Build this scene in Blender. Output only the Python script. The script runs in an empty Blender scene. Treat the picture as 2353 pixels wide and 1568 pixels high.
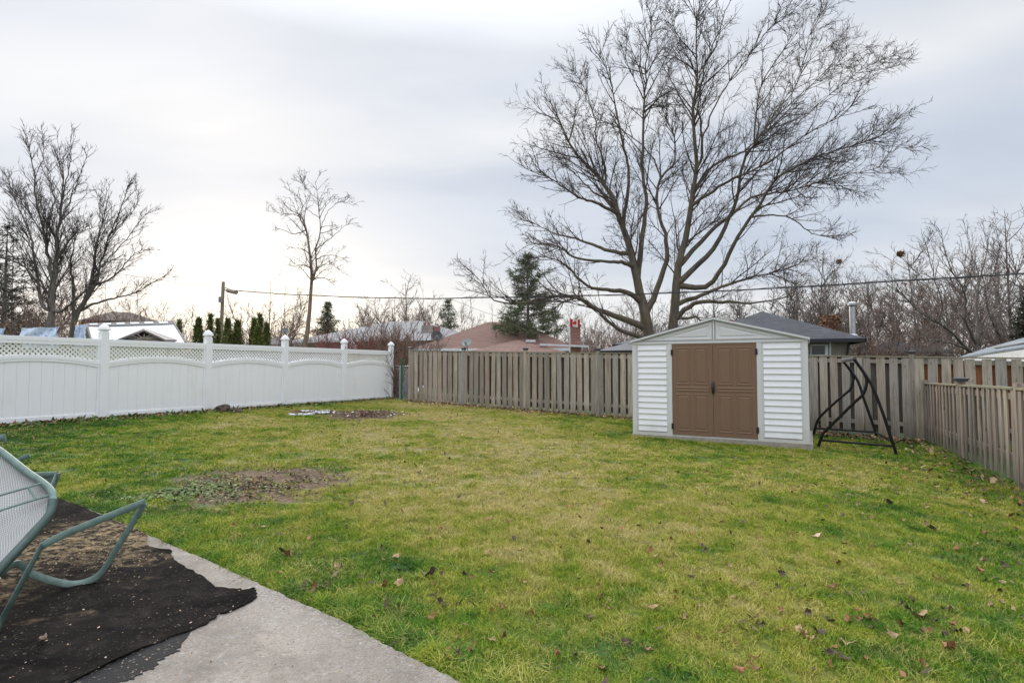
import bpy, math, random
import numpy as np
from mathutils import Vector, Matrix, noise as mnoise

random.seed(7)
RG = np.random.default_rng(11)
S = bpy.context.scene
C = S.collection

# ------------------------------------------------------------------ camera
CAM = Vector((0.0, 0.0, 1.5))
F, CX, CY = 1270.0, 1176.0, 784.0
PITCH = math.atan(54 / 1270.0)
cam_d = bpy.data.cameras.new('camera')
cam_d.sensor_width = 36.0
cam_d.sensor_fit = 'HORIZONTAL'
cam_d.lens = 36.0 * F / 2352.0
cam_d.clip_start = 0.05
cam_d.clip_end = 1500
cam = bpy.data.objects.new('camera', cam_d)
C.objects.link(cam)
cam.location = CAM
cam.rotation_euler = (math.radians(90) + PITCH, 0, 0)
S.camera = cam

# ------------------------------------------------------------------ world, sun, exposure
SUN_DIR = Vector((-0.50, 1.0, 0.42)).normalized()      # towards the bright gap in the clouds
W = bpy.data.worlds.new('World'); S.world = W; W.use_nodes = True
nt = W.node_tree; N = nt.nodes; Lk = nt.links
N.clear()
out = N.new('ShaderNodeOutputWorld'); bg = N.new('ShaderNodeBackground')
bg.inputs['Strength'].default_value = 0.1
Lk.new(bg.outputs[0], out.inputs[0])
sky = N.new('ShaderNodeTexSky'); sky.sky_type = 'NISHITA'; sky.sun_disc = False
sky.sun_elevation = math.asin(SUN_DIR.z)
sky.sun_rotation = math.atan2(SUN_DIR.x, SUN_DIR.y)
tc = N.new('ShaderNodeTexCoord')
def wmath(op, a, b=None, c=None, clamp=False):
    n = N.new('ShaderNodeMath'); n.operation = op; n.use_clamp = clamp
    for i, v in enumerate((a, b, c)):
        if v is None: continue
        if isinstance(v, (int, float)): n.inputs[i].default_value = v
        else: Lk.new(v, n.inputs[i])
    return n.outputs[0]
def wramp(fac, stops, interp='EASE'):
    r = N.new('ShaderNodeValToRGB'); r.color_ramp.interpolation = interp
    e = r.color_ramp.elements
    while len(e) < len(stops): e.new(0.5)
    for k, (p, col) in enumerate(stops):
        e[k].position = p; e[k].color = (*col, 1)
    Lk.new(fac, r.inputs[0]); return r.outputs[0]
def wmix(fac, a, b, mode='MIX'):
    n = N.new('ShaderNodeMix'); n.data_type = 'RGBA'; n.blend_type = mode
    for k, v in ((0, fac), (6, a), (7, b)):
        if isinstance(v, (int, float)): n.inputs[k].default_value = v
        elif isinstance(v, tuple): n.inputs[k].default_value = (*v, 1)
        else: Lk.new(v, n.inputs[k])
    return n.outputs[2]
sep = N.new('ShaderNodeSeparateXYZ'); Lk.new(tc.outputs['Generated'], sep.inputs[0])
zc = wmath('MAXIMUM', sep.outputs[2], 0.0)
den = wmath('ADD', zc, 0.16)
comb = N.new('ShaderNodeCombineXYZ')
Lk.new(wmath('DIVIDE', sep.outputs[0], den), comb.inputs[0])
Lk.new(wmath('DIVIDE', sep.outputs[1], den), comb.inputs[1])
mp = N.new('ShaderNodeMapping'); mp.inputs['Rotation'].default_value = (0, 0, math.radians(-32))
mp.inputs['Scale'].default_value = (0.5, 1.0, 1.0); mp.inputs['Location'].default_value = (3.1, 1.7, 0)
Lk.new(comb.outputs[0], mp.inputs[0])
def wnoise(scale, detail, rough, src):
    n = N.new('ShaderNodeTexNoise'); n.inputs['Scale'].default_value = scale
    n.inputs['Detail'].default_value = detail; n.inputs['Roughness'].default_value = rough
    Lk.new(src, n.inputs['Vector']); return n.outputs[0]
n1 = wnoise(0.62, 4, 0.42, mp.outputs[0])
n2 = wnoise(1.7, 5, 0.52, mp.outputs[0])
# layered cloud by height above the horizon, stirred by the noise
elev = wmath('ADD', zc, wmath('MULTIPLY', wmath('SUBTRACT', n1, 0.5), 0.46))
elev = wmath('ADD', elev, wmath('MULTIPLY', sep.outputs[0], -0.05))
band = wramp(elev, [(0.0, (0.94, 0.92, 0.92)), (0.09, (0.90, 0.91, 0.93)), (0.19, (0.70, 0.76, 0.86)),
                    (0.29, (0.74, 0.79, 0.88)), (0.39, (0.92, 0.94, 0.97)), (0.50, (0.82, 0.86, 0.93)), (0.62, (0.90, 0.93, 0.98)), (1.0, (0.84, 0.87, 0.93))])
soft = wramp(n2, [(0.30, (0.90, 0.915, 0.94)), (0.70, (1.07, 1.06, 1.05))])
cloud = wmix(1.0, band, soft, 'MULTIPLY')
# bright warm gap round the hidden sun, low at the left
vd = N.new('ShaderNodeVectorMath'); vd.operation = 'DOT_PRODUCT'
vd.inputs[1].default_value = Vector((-0.46, 1.0, 0.10)).normalized()
Lk.new(tc.outputs['Generated'], vd.inputs[0])
dotv = wmath('MAXIMUM', vd.outputs['Value'], 0.0)
low = wmath('MULTIPLY_ADD', zc, -3.2, 1.0, clamp=True)
glow = wmath('MULTIPLY', wmath('POWER', dotv, 9.0), low)
glow2 = wmath('MULTIPLY', wmath('POWER', dotv, 70.0), 0.75)
g1 = wmix(wmath('MULTIPLY', glow, 0.95, clamp=True), cloud, (1.25, 1.17, 1.08))
g2 = wmix(wmath('MULTIPLY', glow2, low, clamp=True), g1, (1.9, 1.72, 1.42))
# overcast sky brighter overhead, boosted above the view to light the scene
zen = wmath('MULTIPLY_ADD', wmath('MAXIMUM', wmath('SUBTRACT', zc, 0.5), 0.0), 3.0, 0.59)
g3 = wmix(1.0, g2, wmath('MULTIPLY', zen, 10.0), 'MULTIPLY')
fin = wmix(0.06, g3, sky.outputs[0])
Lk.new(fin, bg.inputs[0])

sun_d = bpy.data.lights.new('sun', 'SUN'); sun_d.energy = 1.5; sun_d.angle = math.radians(24)
sun_d.color = (1.0, 0.93, 0.82)
sun = bpy.data.objects.new('sun', sun_d); C.objects.link(sun)
sun.rotation_euler = SUN_DIR.to_track_quat('Z', 'Y').to_euler()
vs = S.view_settings
vs.view_transform = 'Standard'; vs.look = 'None'; vs.exposure = 0.64; vs.gamma = 1.0; vs.use_curve_mapping = False
S.cycles.max_bounces = 6; S.cycles.transparent_max_bounces = 8

# ------------------------------------------------------------------ picture geometry helpers
FWD = Vector((0, math.cos(PITCH), math.sin(PITCH))); UP = Vector((0, -math.sin(PITCH), math.cos(PITCH)))
def ray(px, py):
    return FWD + Vector((1, 0, 0)) * ((px - CX) / F) + UP * ((CY - py) / F)
def P(px, py, Y):
    d = ray(px, py); return CAM + d * (Y / d.y)
def gz(x, y):
    xc = max(-16.0, min(16.0, x)); yc = max(0.0, min(30.0, y))
    return 0.02 + 0.0045 * yc - (0.027 if xc < 0 else 0.02) * xc
def gzn(x, y):
    xc = np.clip(x, -16, 16); yc = np.clip(y, 0, 30)
    return 0.02 + 0.0045 * yc - np.where(xc < 0, 0.027, 0.02) * xc
def G(px, py, lift=0.0):
    d = ray(px, py); t = 1.0
    for _ in range(30):
        p = CAM + d * t
        t = t + (gz(p.x, p.y) + lift - p.z) / d.z if d.z < 0 else t
    return CAM + d * t
def VPl(px, py, A, B):
    """point on the ray that lies in the vertical plane through A and B"""
    d = ray(px, py); n = Vector((B.y - A.y, -(B.x - A.x), 0))
    return CAM + d * ((A - CAM).dot(n) / d.dot(n))

# ------------------------------------------------------------------ object helpers
def tag(o, label=None, cat=None, group=None, kind=None):
    if label: o['label'] = label
    if cat: o['category'] = cat
    if group: o['group'] = group
    if kind: o['kind'] = kind
    return o
def thing(name, label, cat, loc=(0, 0, 0), rz=0.0, group=None):
    o = bpy.data.objects.new(name, None); C.objects.link(o); o.empty_display_size = 0.2
    o.location = loc; o.rotation_euler = (0, 0, rz)
    return tag(o, label, cat, group)
def link(name, me, parent=None, loc=None, rot=None):
    o = bpy.data.objects.new(name, me); C.objects.link(o)
    if parent is not None: o.parent = parent
    if loc is not None: o.location = loc
    if rot is not None: o.rotation_euler = rot
    return o
def fast_mesh(name, V, Q, mat, smooth=False, uv=None):
    V = np.asarray(V, dtype=np.float32); Q = np.asarray(Q, dtype=np.int32)
    k = Q.shape[1]
    me = bpy.data.meshes.new(name)
    me.vertices.add(len(V)); me.vertices.foreach_set('co', V.ravel())
    me.loops.add(Q.size); me.loops.foreach_set('vertex_index', Q.ravel())
    me.polygons.add(len(Q))
    me.polygons.foreach_set('loop_start', np.arange(len(Q), dtype=np.int32) * k)
    try: me.polygons.foreach_set('loop_total', np.full(len(Q), k, dtype=np.int32))
    except Exception: pass
    me.polygons.foreach_set('use_smooth', np.full(len(Q), smooth, dtype=bool))
    if uv is not None:
        l = me.uv_layers.new(name='UVMap'); l.data.foreach_set('uv', np.asarray(uv, dtype=np.float32)[Q.ravel()].ravel())
    me.update(calc_edges=True)
    if isinstance(mat, (list, tuple)):
        for m in mat: me.materials.append(m)
    else: me.materials.append(mat)
    return me
class MB:
    def __init__(s): s.v = []; s.f = []
    def poly(s, pts):
        b = len(s.v); s.v += [tuple(p) for p in pts]; s.f.append(tuple(range(b, b + len(pts)))); return s
    def prism(s, pts, ext):
        """closed prism: polygon pts pushed along ext"""
        b = len(s.v); n = len(pts); ext = Vector(ext)
        s.v += [tuple(p) for p in pts] + [tuple(Vector(p) + ext) for p in pts]
        s.f.append(tuple(range(b + n - 1, b - 1, -1))); s.f.append(tuple(range(b + n, b + 2 * n)))
        for i in range(n):
            j = (i + 1) % n; s.f.append((b + i, b + j, b + n + j, b + n + i))
        return s
    def box(s, x0, x1, y0, y1, z0, z1):
        return s.prism([(x0, y0, z0), (x0, y1, z0), (x1, y1, z0), (x1, y0, z0)][::-1], (0, 0, z1 - z0))
    def frus(s, r0, r1):
        """loft between two equal-length rings"""
        b = len(s.v); n = len(r0); s.v += [tuple(p) for p in r0] + [tuple(p) for p in r1]
        for i in range(n):
            j = (i + 1) % n; s.f.append((b + i, b + j, b + n + j, b + n + i))
        return s
    def cap(s, r): return s.poly(r)
    def tube(s, pts, r, sides=8, flat=1.0, caps=True):
        pts = [Vector(p) for p in pts]; n = len(pts); b = len(s.v)
        rr = r if isinstance(r, (list, tuple)) else [r] * n
        ref = None
        for i, p in enumerate(pts):
            t = (pts[min(i + 1, n - 1)] - pts[max(i - 1, 0)]).normalized()
            if ref is None:
                ref = Vector((0, 0, 1)) if abs(t.z) < 0.9 else Vector((1, 0, 0))
            u = (ref - t * ref.dot(t)).normalized(); w = t.cross(u); ref = u
            for k in range(sides):
                a = 2 * math.pi * (k + 0.5) / sides
                s.v.append(tuple(p + (u * math.cos(a) + w * math.sin(a) * flat) * rr[i]))
        for i in range(n - 1):
            for k in range(sides):
                k2 = (k + 1) % sides
                s.f.append((b + i * sides + k, b + i * sides + k2, b + (i + 1) * sides + k2, b + (i + 1) * sides + k))
        if caps:
            s.f.append(tuple(b + k for k in range(sides - 1, -1, -1)))
            s.f.append(tuple(b + (n - 1) * sides + k for k in range(sides)))
        return s
    def lathe(s, prof, c=(0, 0, 0), sides=12, tip=False, rot0=0.0, sq=False):
        b = len(s.v); c = Vector(c)
        for (r, z) in prof:
            for k in range(sides):
                a = 2 * math.pi * k / sides + rot0
                s.v.append((c.x + r * math.cos(a), c.y + r * math.sin(a), c.z + z))
        for i in range(len(prof) - 1):
            for k in range(sides):
                k2 = (k + 1) % sides
                s.f.append((b + i * sides + k, b + i * sides + k2, b + (i + 1) * sides + k2, b + (i + 1) * sides + k))
        s.f.append(tuple(b + k for k in range(sides - 1, -1, -1)))
        s.f.append(tuple(b + (len(prof) - 1) * sides + k for k in range(sides)))
        return s
    def mesh(s, name, mat, smooth=False, origin=None):
        me = bpy.data.meshes.new(name)
        v = s.v if origin is None else [(a - origin[0], b - origin[1], c - origin[2]) for a, b, c in s.v]
        me.from_pydata(v, [], s.f); me.materials.append(mat)
        if smooth:
            me.polygons.foreach_set('use_smooth', [True] * len(me.polygons))
            try: me.set_sharp_from_angle(angle=math.radians(40))
            except Exception: pass
        me.update(); return me
    def build(s, name, mat, parent=None, smooth=False, origin=None, loc=None, rot=None):
        if origin is None and parent is not None and parent.get('_w'): origin = parent.location
        return link(name, s.mesh(name, mat, smooth, origin), parent, loc, rot)
def bez(pts, n):
    """Catmull-Rom resample to n points"""
    p = np.array([tuple(q) for q in pts], dtype=float)
    if len(p) == 2: return p[0] + (p[1] - p[0]) * np.linspace(0, 1, n)[:, None]
    e = np.vstack([2 * p[0] - p[1], p, 2 * p[-1] - p[-2]])
    m = len(p) - 1; u = np.linspace(0, m, n); i = np.minimum(u.astype(int), m - 1); t = (u - i)[:, None]
    a, b, c, d = e[i], e[i + 1], e[i + 2], e[i + 3]
    return 0.5 * (2 * b + (c - a) * t + (2 * a - 5 * b + 4 * c - d) * t ** 2 + (3 * b - a - 3 * c + d) * t ** 3)

# ------------------------------------------------------------------ materials
class NT:
    def __init__(s, name):
        s.m = bpy.data.materials.new(name); s.m.use_nodes = True
        s.t = s.m.node_tree; s.b = s.t.nodes['Principled BSDF']
    def n(s, typ, **kw):
        x = s.t.nodes.new('ShaderNode' + typ)
        for k, v in kw.items(): setattr(x, k, v)
        return x
    def l(s, a, b): s.t.links.new(a, b)
    def setin(s, sock, v):
        if isinstance(v, (int, float)): sock.default_value = v
        elif isinstance(v, tuple): sock.default_value = (*v, 1) if len(v) == 3 and sock.type == 'RGBA' else v
        else: s.l(v, sock)
    def math(s, op, a, b=None, c=None, clamp=False):
        x = s.n('Math', operation=op, use_clamp=clamp)
        for i, v in enumerate((a, b, c)):
            if v is not None: s.setin(x.inputs[i], v)
        return x.outputs[0]
    def noise(s, vec, scale, detail=3, rough=0.55, dist=0.0):
        x = s.n('TexNoise'); x.inputs['Scale'].default_value = scale; x.inputs['Detail'].default_value = detail
        x.inputs['Roughness'].default_value = rough; x.inputs['Distortion'].default_value = dist
        s.l(vec, x.inputs['Vector']); return x.outputs[0]
    def ramp(s, fac, stops, interp='LINEAR'):
        r = s.n('ValToRGB'); r.color_ramp.interpolation = interp; e = r.color_ramp.elements
        while len(e) < len(stops): e.new(0.5)
        for k, (p, col) in enumerate(stops):
            e[k].position = p; e[k].color = (*((col,) * 3 if isinstance(col, (int, float)) else col), 1)
        s.l(fac, r.inputs[0]); return r.outputs[0]
    def mix(s, fac, a, b, mode='MIX'):
        x = s.n('Mix', data_type='RGBA', blend_type=mode)
        s.setin(x.inputs[0], fac); s.setin(x.inputs[6], a); s.setin(x.inputs[7], b); return x.outputs[2]
    def scaled(s, vec, sc, add=None):
        x = s.n('VectorMath', operation='MULTIPLY'); s.l(vec, x.inputs[0]); x.inputs[1].default_value = sc
        o = x.outputs[0]
        if add is not None:
            y = s.n('VectorMath', operation='ADD'); s.l(o, y.inputs[0]); s.l(add, y.inputs[1]); o = y.outputs[0]
        return o
    def bump(s, h, strength=0.3, dist=0.01):
        x = s.n('Bump'); x.inputs['Strength'].default_value = strength; x.inputs['Distance'].default_value = dist
        s.l(h, x.inputs['Height']); s.l(x.outputs[0], s.b.inputs['Normal'])
    def obj(s): return s.n('TexCoord').outputs['Object']
    def pos(s): return s.n('NewGeometry').outputs['Position']
    def rnd(s): return s.n('ObjectInfo').outputs['Random']
    def col(s, c): s.setin(s.b.inputs['Base Color'], c); return s
    def rough(s, r): s.setin(s.b.inputs['Roughness'], r); return s
def simple(name, col, rough=0.6, var=0.12, scale=6.0, metal=0.0, bump=0.0, bscale=60.0, world=False):
    m = NT(name); v = m.pos() if world else m.obj()
    f = m.noise(v, scale, 4, 0.6)
    lo = tuple(c * (1 - var) for c in col); hi = tuple(min(1, c * (1 + var)) for c in col)
    m.col(m.ramp(f, [(0.3, lo), (0.7, hi)])); m.rough(rough); m.b.inputs['Metallic'].default_value = metal
    if bump: m.bump(m.noise(v, bscale, 3, 0.6), bump, 0.004)
    return m.m

def wood_mat(name, lo, mid, hi, algae=0.35):
    m = NT(name); r = m.rnd(); o = m.obj()
    off = m.n('CombineXYZ'); m.l(m.math('MULTIPLY', r, 37.0), off.inputs[0]); m.l(m.math('MULTIPLY', r, 91.0), off.inputs[2])
    grain = m.noise(m.scaled(o, (34, 34, 1.6), off.outputs[0]), 1.0, 5, 0.65, 0.4)
    blot = m.noise(m.scaled(o, (4, 4, 1.3), off.outputs[0]), 1.0, 3, 0.6)
    c = m.ramp(grain, [(0.28, lo), (0.5, mid), (0.74, hi)])
    tone = m.ramp(r, [(0.0, (0.62, 0.60, 0.59)), (0.3, (0.95, 0.89, 0.84)), (0.55, (0.80, 0.82, 0.86)), (0.78, (1.12, 1.08, 1.0)), (1.0, (0.82, 0.73, 0.67))])
    c = m.mix(1.0, c, tone, 'MULTIPLY')
    c = m.mix(m.math('MULTIPLY', m.ramp(blot, [(0.42, 0.0), (0.68, 1.0)]), algae), c, (0.23, 0.235, 0.165))
    stain = m.noise(m.scaled(o, (9, 9, 0.8), off.outputs[0]), 1.0, 4, 0.7)
    c = m.mix(m.ramp(stain, [(0.55, 0.0), (0.8, 0.55)]), c, (0.09, 0.075, 0.065))
    # a few dark knots
    v = m.n('TexVoronoi'); v.inputs['Scale'].default_value = 1.0; m.l(m.scaled(o, (9, 2, 3.2), off.outputs[0]), v.inputs['Vector'])
    c = m.mix(m.ramp(v.outputs['Distance'], [(0.04, 0.8), (0.12, 0.0)]), c, (0.06, 0.045, 0.035))
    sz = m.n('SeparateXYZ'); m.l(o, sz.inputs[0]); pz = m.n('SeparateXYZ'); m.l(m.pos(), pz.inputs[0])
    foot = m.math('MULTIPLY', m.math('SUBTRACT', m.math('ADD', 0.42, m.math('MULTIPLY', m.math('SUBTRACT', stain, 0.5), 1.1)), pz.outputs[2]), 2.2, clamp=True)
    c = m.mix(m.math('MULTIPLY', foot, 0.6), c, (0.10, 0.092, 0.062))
    m.col(c).rough(0.88); m.bump(grain, 0.5, 0.004); return m.m
M = {}
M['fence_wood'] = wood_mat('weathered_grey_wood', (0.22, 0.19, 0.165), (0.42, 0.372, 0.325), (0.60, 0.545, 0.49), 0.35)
M['fence_wood_gap_shade'] = wood_mat('weathered_wood_gap_shade', (0.055, 0.046, 0.040), (0.105, 0.09, 0.08), (0.165, 0.145, 0.13), 0.15)  # gap shade painted into the colour of the low fence's rear boards
M['fence_wood_rear_shade'] = wood_mat('weathered_rear_wood_shade', (0.08, 0.066, 0.056), (0.155, 0.132, 0.115), (0.23, 0.20, 0.18), 0.2)  # same weathered wood, darkened as painted shade behind the back fence gaps
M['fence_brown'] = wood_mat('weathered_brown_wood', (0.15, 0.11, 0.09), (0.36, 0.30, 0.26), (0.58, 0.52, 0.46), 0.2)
M['orange_wood'] = wood_mat('cedar_orange_wood', (0.22, 0.09, 0.035), (0.38, 0.17, 0.075), (0.48, 0.25, 0.13), 0.1)
M['cap_wood'] = wood_mat('mossy_rail_wood', (0.17, 0.15, 0.10), (0.30, 0.27, 0.19), (0.42, 0.39, 0.28), 0.6)
def vinyl(name, col, dirt=(0.48, 0.46, 0.34), amt=0.5):
    m = NT(name); p = m.pos(); o = m.obj()
    f = m.noise(m.scaled(p, (5, 5, 0.7)), 1.0, 5, 0.65)
    g = m.noise(p, 2.3, 4, 0.6)
    c = m.mix(m.math('MULTIPLY', m.ramp(f, [(0.5, 0.0), (0.8, 1.0)]), m.math('MULTIPLY', m.ramp(g, [(0.4, 0.0), (0.7, 1.0)]), amt)), col, dirt)
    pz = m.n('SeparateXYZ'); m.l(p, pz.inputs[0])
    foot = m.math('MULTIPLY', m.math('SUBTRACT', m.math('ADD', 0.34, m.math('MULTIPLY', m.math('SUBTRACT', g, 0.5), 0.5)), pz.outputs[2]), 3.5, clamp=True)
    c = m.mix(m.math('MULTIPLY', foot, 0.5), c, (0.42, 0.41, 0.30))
    m.col(c).rough(0.42); m.b.inputs['Specular IOR Level'].default_value = 0.4
    m.bump(m.noise(m.scaled(p, (14, 14, 1.2)), 1.0, 2), 0.06, 0.01); return m.m
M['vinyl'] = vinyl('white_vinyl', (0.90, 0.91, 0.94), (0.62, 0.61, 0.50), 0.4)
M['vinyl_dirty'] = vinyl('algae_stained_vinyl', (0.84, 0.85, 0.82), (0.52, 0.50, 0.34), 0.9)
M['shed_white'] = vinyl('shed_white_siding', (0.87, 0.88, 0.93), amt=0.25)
M['shed_trim'] = vinyl('shed_grey_trim', (0.67, 0.67, 0.695), (0.48, 0.47, 0.43), 0.25)
m = NT('shed_brown_door'); o = m.obj()
sp = m.noise(o, 240, 2, 0.8); big = m.noise(o, 3, 3)
m.col(m.mix(m.ramp(big, [(0.3, 0.0), (0.8, 0.4)]), m.ramp(sp, [(0.35, (0.15, 0.083, 0.05)), (0.62, (0.26, 0.155, 0.10))]), (0.20, 0.14, 0.10))).rough(0.55)
m.bump(sp, 0.25, 0.002); M['door'] = m.m
M['black'] = simple('black_plastic', (0.018, 0.018, 0.02), 0.4)
M['black_metal'] = simple('black_painted_steel', (0.012, 0.010, 0.010), 0.5, 0.4, 20)
M['black_metal'].node_tree.nodes['Principled BSDF'].inputs['Specular IOR Level'].default_value = 0.25
M['cap_black'] = simple('black_post_cap', (0.03, 0.035, 0.042), 0.45, 0.3)
M['galv'] = simple('galvanised_steel', (0.50, 0.51, 0.52), 0.38, 0.15, 12, 0.8)
M['white_metal'] = simple('white_painted_metal', (0.78, 0.79, 0.80), 0.45)
M['green_post'] = simple('green_painted_steel', (0.010, 0.12, 0.055), 0.45, 0.3, 14)
M['concrete_footing'] = simple('shed_concrete', (0.33, 0.30, 0.265), 0.9, 0.22, 14, bump=0.4)
M['chair'] = simple('green_chair_paint', (0.135, 0.205, 0.18), 0.5, 0.22, 22, bump=0.15, bscale=30)
M['chair_dark'] = simple('green_chair_paint_dark', (0.05, 0.085, 0.075), 0.5, 0.35, 18, bump=0.15, bscale=30)  # darker green for the back rim, rear and inner legs, foot gusset
M['soil'] = simple('dark_soil', (0.075, 0.05, 0.035), 0.95, 0.4, 30, bump=0.6, bscale=50, world=True)
M['bark'] = None
def bark(name, c0, c1, moss, amt):
    m = NT(name); p = m.pos()
    g = m.noise(m.scaled(p, (12, 12, 2.2)), 1.0, 5, 0.7, 0.3)
    c = m.ramp(g, [(0.3, c0), (0.7, c1)])
    mo = m.noise(p, 1.7, 4, 0.6)
    c = m.mix(m.math('MULTIPLY', m.ramp(mo, [(0.42, 0.0), (0.66, 1.0)]), amt), c, moss)
    m.col(c).rough(0.9); m.bump(g, 0.8, 0.03); return m.m
M['bark'] = bark('mossy_bark', (0.055, 0.042, 0.034), (0.17, 0.14, 0.112), (0.12, 0.11, 0.045), 0.45)
M['bark_grey'] = bark('grey_bark', (0.07, 0.058, 0.05), (0.21, 0.185, 0.165), (0.12, 0.12, 0.08), 0.3)
M['bark_tan'] = bark('tan_bark', (0.12, 0.085, 0.062), (0.30, 0.22, 0.165), (0.16, 0.14, 0.08), 0.3)
M['twig'] = simple('dark_twig', (0.066, 0.052, 0.048), 0.85, 0.35, 1.5, world=True)
M['twig_grey'] = simple('grey_twig', (0.17, 0.14, 0.125), 0.85, 0.3, 1.5, world=True)
M['twig_tan'] = simple('tan_twig', (0.20, 0.135, 0.10), 0.85, 0.3, 1.2, world=True)
M['twig_brown'] = simple('brown_twig', (0.18, 0.12, 0.092), 0.85, 0.35, 2.5, world=True)
M['twig_red'] = simple('red_dogwood_twig', (0.22, 0.075, 0.062), 0.8, 0.35, 2.5, world=True)
def foliage(name, a, b, sc=1.3):
    m = NT(name); p = m.pos()
    f = m.noise(p, sc, 4, 0.65); g = m.noise(p, 14, 2)
    c = m.ramp(f, [(0.3, a), (0.72, b)])
    c = m.mix(m.ramp(g, [(0.4, 0.0), (0.8, 0.5)]), c, tuple(x * 1.5 for x in b))
    m.col(c).rough(0.75); m.b.inputs['Transmission Weight'].default_value = 0.0
    return m.m
M['cedar'] = foliage('cedar_foliage', (0.035, 0.062, 0.016), (0.16, 0.17, 0.036), 2.5)
M['spruce'] = foliage('spruce_needles', (0.05, 0.07, 0.045), (0.15, 0.17, 0.10))
M['pine'] = foliage('pine_needles', (0.040, 0.068, 0.030), (0.13, 0.155, 0.065))
M['dark_pine'] = foliage('dark_conifer_needles', (0.028, 0.030, 0.020), (0.075, 0.068, 0.042))
M['ivy'] = foliage('ivy_leaves', (0.03, 0.07, 0.015), (0.10, 0.17, 0.035), 5)
def shingles(name, a, b, sc=(5.0, 5.0, 9.0)):
    m = NT(name); o = m.obj()
    br = m.n('TexBrick'); br.inputs['Scale'].default_value = 1.0
    br.inputs['Color1'].default_value = (*a, 1); br.inputs['Color2'].default_value = (*b, 1)
    br.inputs['Mortar'].default_value = (*[x * 0.6 for x in a], 1); br.inputs['Mortar Size'].default_value = 0.012
    br.inputs['Brick Width'].default_value = 0.32; br.inputs['Row Height'].default_value = 0.07
    sx = m.n('SeparateXYZ'); m.l(o, sx.inputs[0]); cb = m.n('CombineXYZ')
    m.l(m.math('ADD', sx.outputs[0], m.math('MULTIPLY', sx.outputs[1], 0.35)), cb.inputs[0]); m.l(sx.outputs[2], cb.inputs[1])
    m.l(cb.outputs[0], br.inputs['Vector'])
    f = m.noise(o, 0.9, 5, 0.6); g = m.noise(o, 25, 2, 0.7)
    c = m.mix(0.35, br.outputs['Color'], m.ramp(f, [(0.3, a), (0.7, b)]))
    c = m.mix(m.ramp(g, [(0.45, 0.0), (0.7, 0.35)]), c, tuple(min(1, x * 1.5) for x in b))
    m.col(c).rough(0.95); m.bump(br.outputs['Fac'], 0.4, 0.01); return m.m
M['roof_red'] = shingles('red_brown_shingles', (0.15, 0.085, 0.068), (0.25, 0.155, 0.125))
M['roof_grey'] = shingles('light_grey_shingles', (0.22, 0.22, 0.225), (0.33, 0.33, 0.34))
M['roof_dark'] = shingles('charcoal_shingles', (0.036, 0.038, 0.046), (0.085, 0.09, 0.105))
M['roof_blue'] = shingles('blue_grey_shingles', (0.17, 0.20, 0.22), (0.27, 0.30, 0.33))
M['roof_brown'] = shingles('brown_shingles', (0.13, 0.105, 0.09), (0.22, 0.18, 0.155))
def brick(name, a, b, mort, w=0.22, h=0.075):
    m = NT(name); o = m.obj()
    br = m.n('TexBrick'); br.inputs['Scale'].default_value = 1.0
    br.inputs['Color1'].default_value = (*a, 1); br.inputs['Color2'].default_value = (*b, 1); br.inputs['Mortar'].default_value = (*mort, 1)
    br.inputs['Mortar Size'].default_value = 0.008; br.inputs['Brick Width'].default_value = w; br.inputs['Row Height'].default_value = h
    sx = m.n('SeparateXYZ'); m.l(o, sx.inputs[0]); cb = m.n('CombineXYZ')
    m.l(m.math('ADD', sx.outputs[0], sx.outputs[1]), cb.inputs[0]); m.l(sx.outputs[2], cb.inputs[1]); m.l(cb.outputs[0], br.inputs['Vector'])
    f = m.noise(o, 2.0, 4, 0.7)
    m.col(m.mix(m.ramp(f, [(0.5, 0.0), (0.75, 0.5)]), br.outputs['Color'], tuple(x * 0.55 for x in a))).rough(0.92)
    m.bump(br.outputs['Fac'], 0.6, 0.01); return m.m
M['brick_red'] = brick('red_brick', (0.26, 0.095, 0.07), (0.34, 0.15, 0.11), (0.35, 0.31, 0.28))
M['brick_tan'] = brick('tan_brick', (0.28, 0.22, 0.18), (0.38, 0.31, 0.26), (0.30, 0.26, 0.22))
M['stone_grey'] = brick('grey_stone', (0.28, 0.25, 0.23), (0.38, 0.34, 0.31), (0.22, 0.2, 0.19), 0.4, 0.2)
M['fascia_dark'] = simple('dark_fascia', (0.02, 0.02, 0.024), 0.5)
M['fascia_grey'] = simple('grey_gutter', (0.22, 0.215, 0.22), 0.5)
M['fascia_white'] = simple('white_fascia', (0.72, 0.76, 0.80), 0.5)
M['siding_beige'] = simple('beige_siding', (0.27, 0.235, 0.20), 0.8, 0.08)
M['siding_brown'] = simple('brown_siding', (0.12, 0.09, 0.07), 0.85, 0.2)
M['glass'] = simple('window_glass', (0.03, 0.035, 0.04), 0.08, 0.1)
M['roof_white'] = simple('frosted_roof_sheet', (0.76, 0.78, 0.82), 0.5, 0.04, 1.0)
M['grey_trim'] = simple('grey_brown_trim', (0.19, 0.17, 0.165), 0.7)
M['pole'] = bark('pole_wood', (0.22, 0.17, 0.12), (0.38, 0.31, 0.23), (0.2, 0.2, 0.13), 0.2)
M['cable'] = simple('black_cable', (0.03, 0.03, 0.032), 0.55)
M['snow'] = simple('old_snow', (0.82, 0.85, 0.92), 0.6, 0.08, 20, world=True)
M['nest'] = simple('dry_leaf_nest', (0.22, 0.13, 0.07), 0.95, 0.4, 8, world=True)

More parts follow.
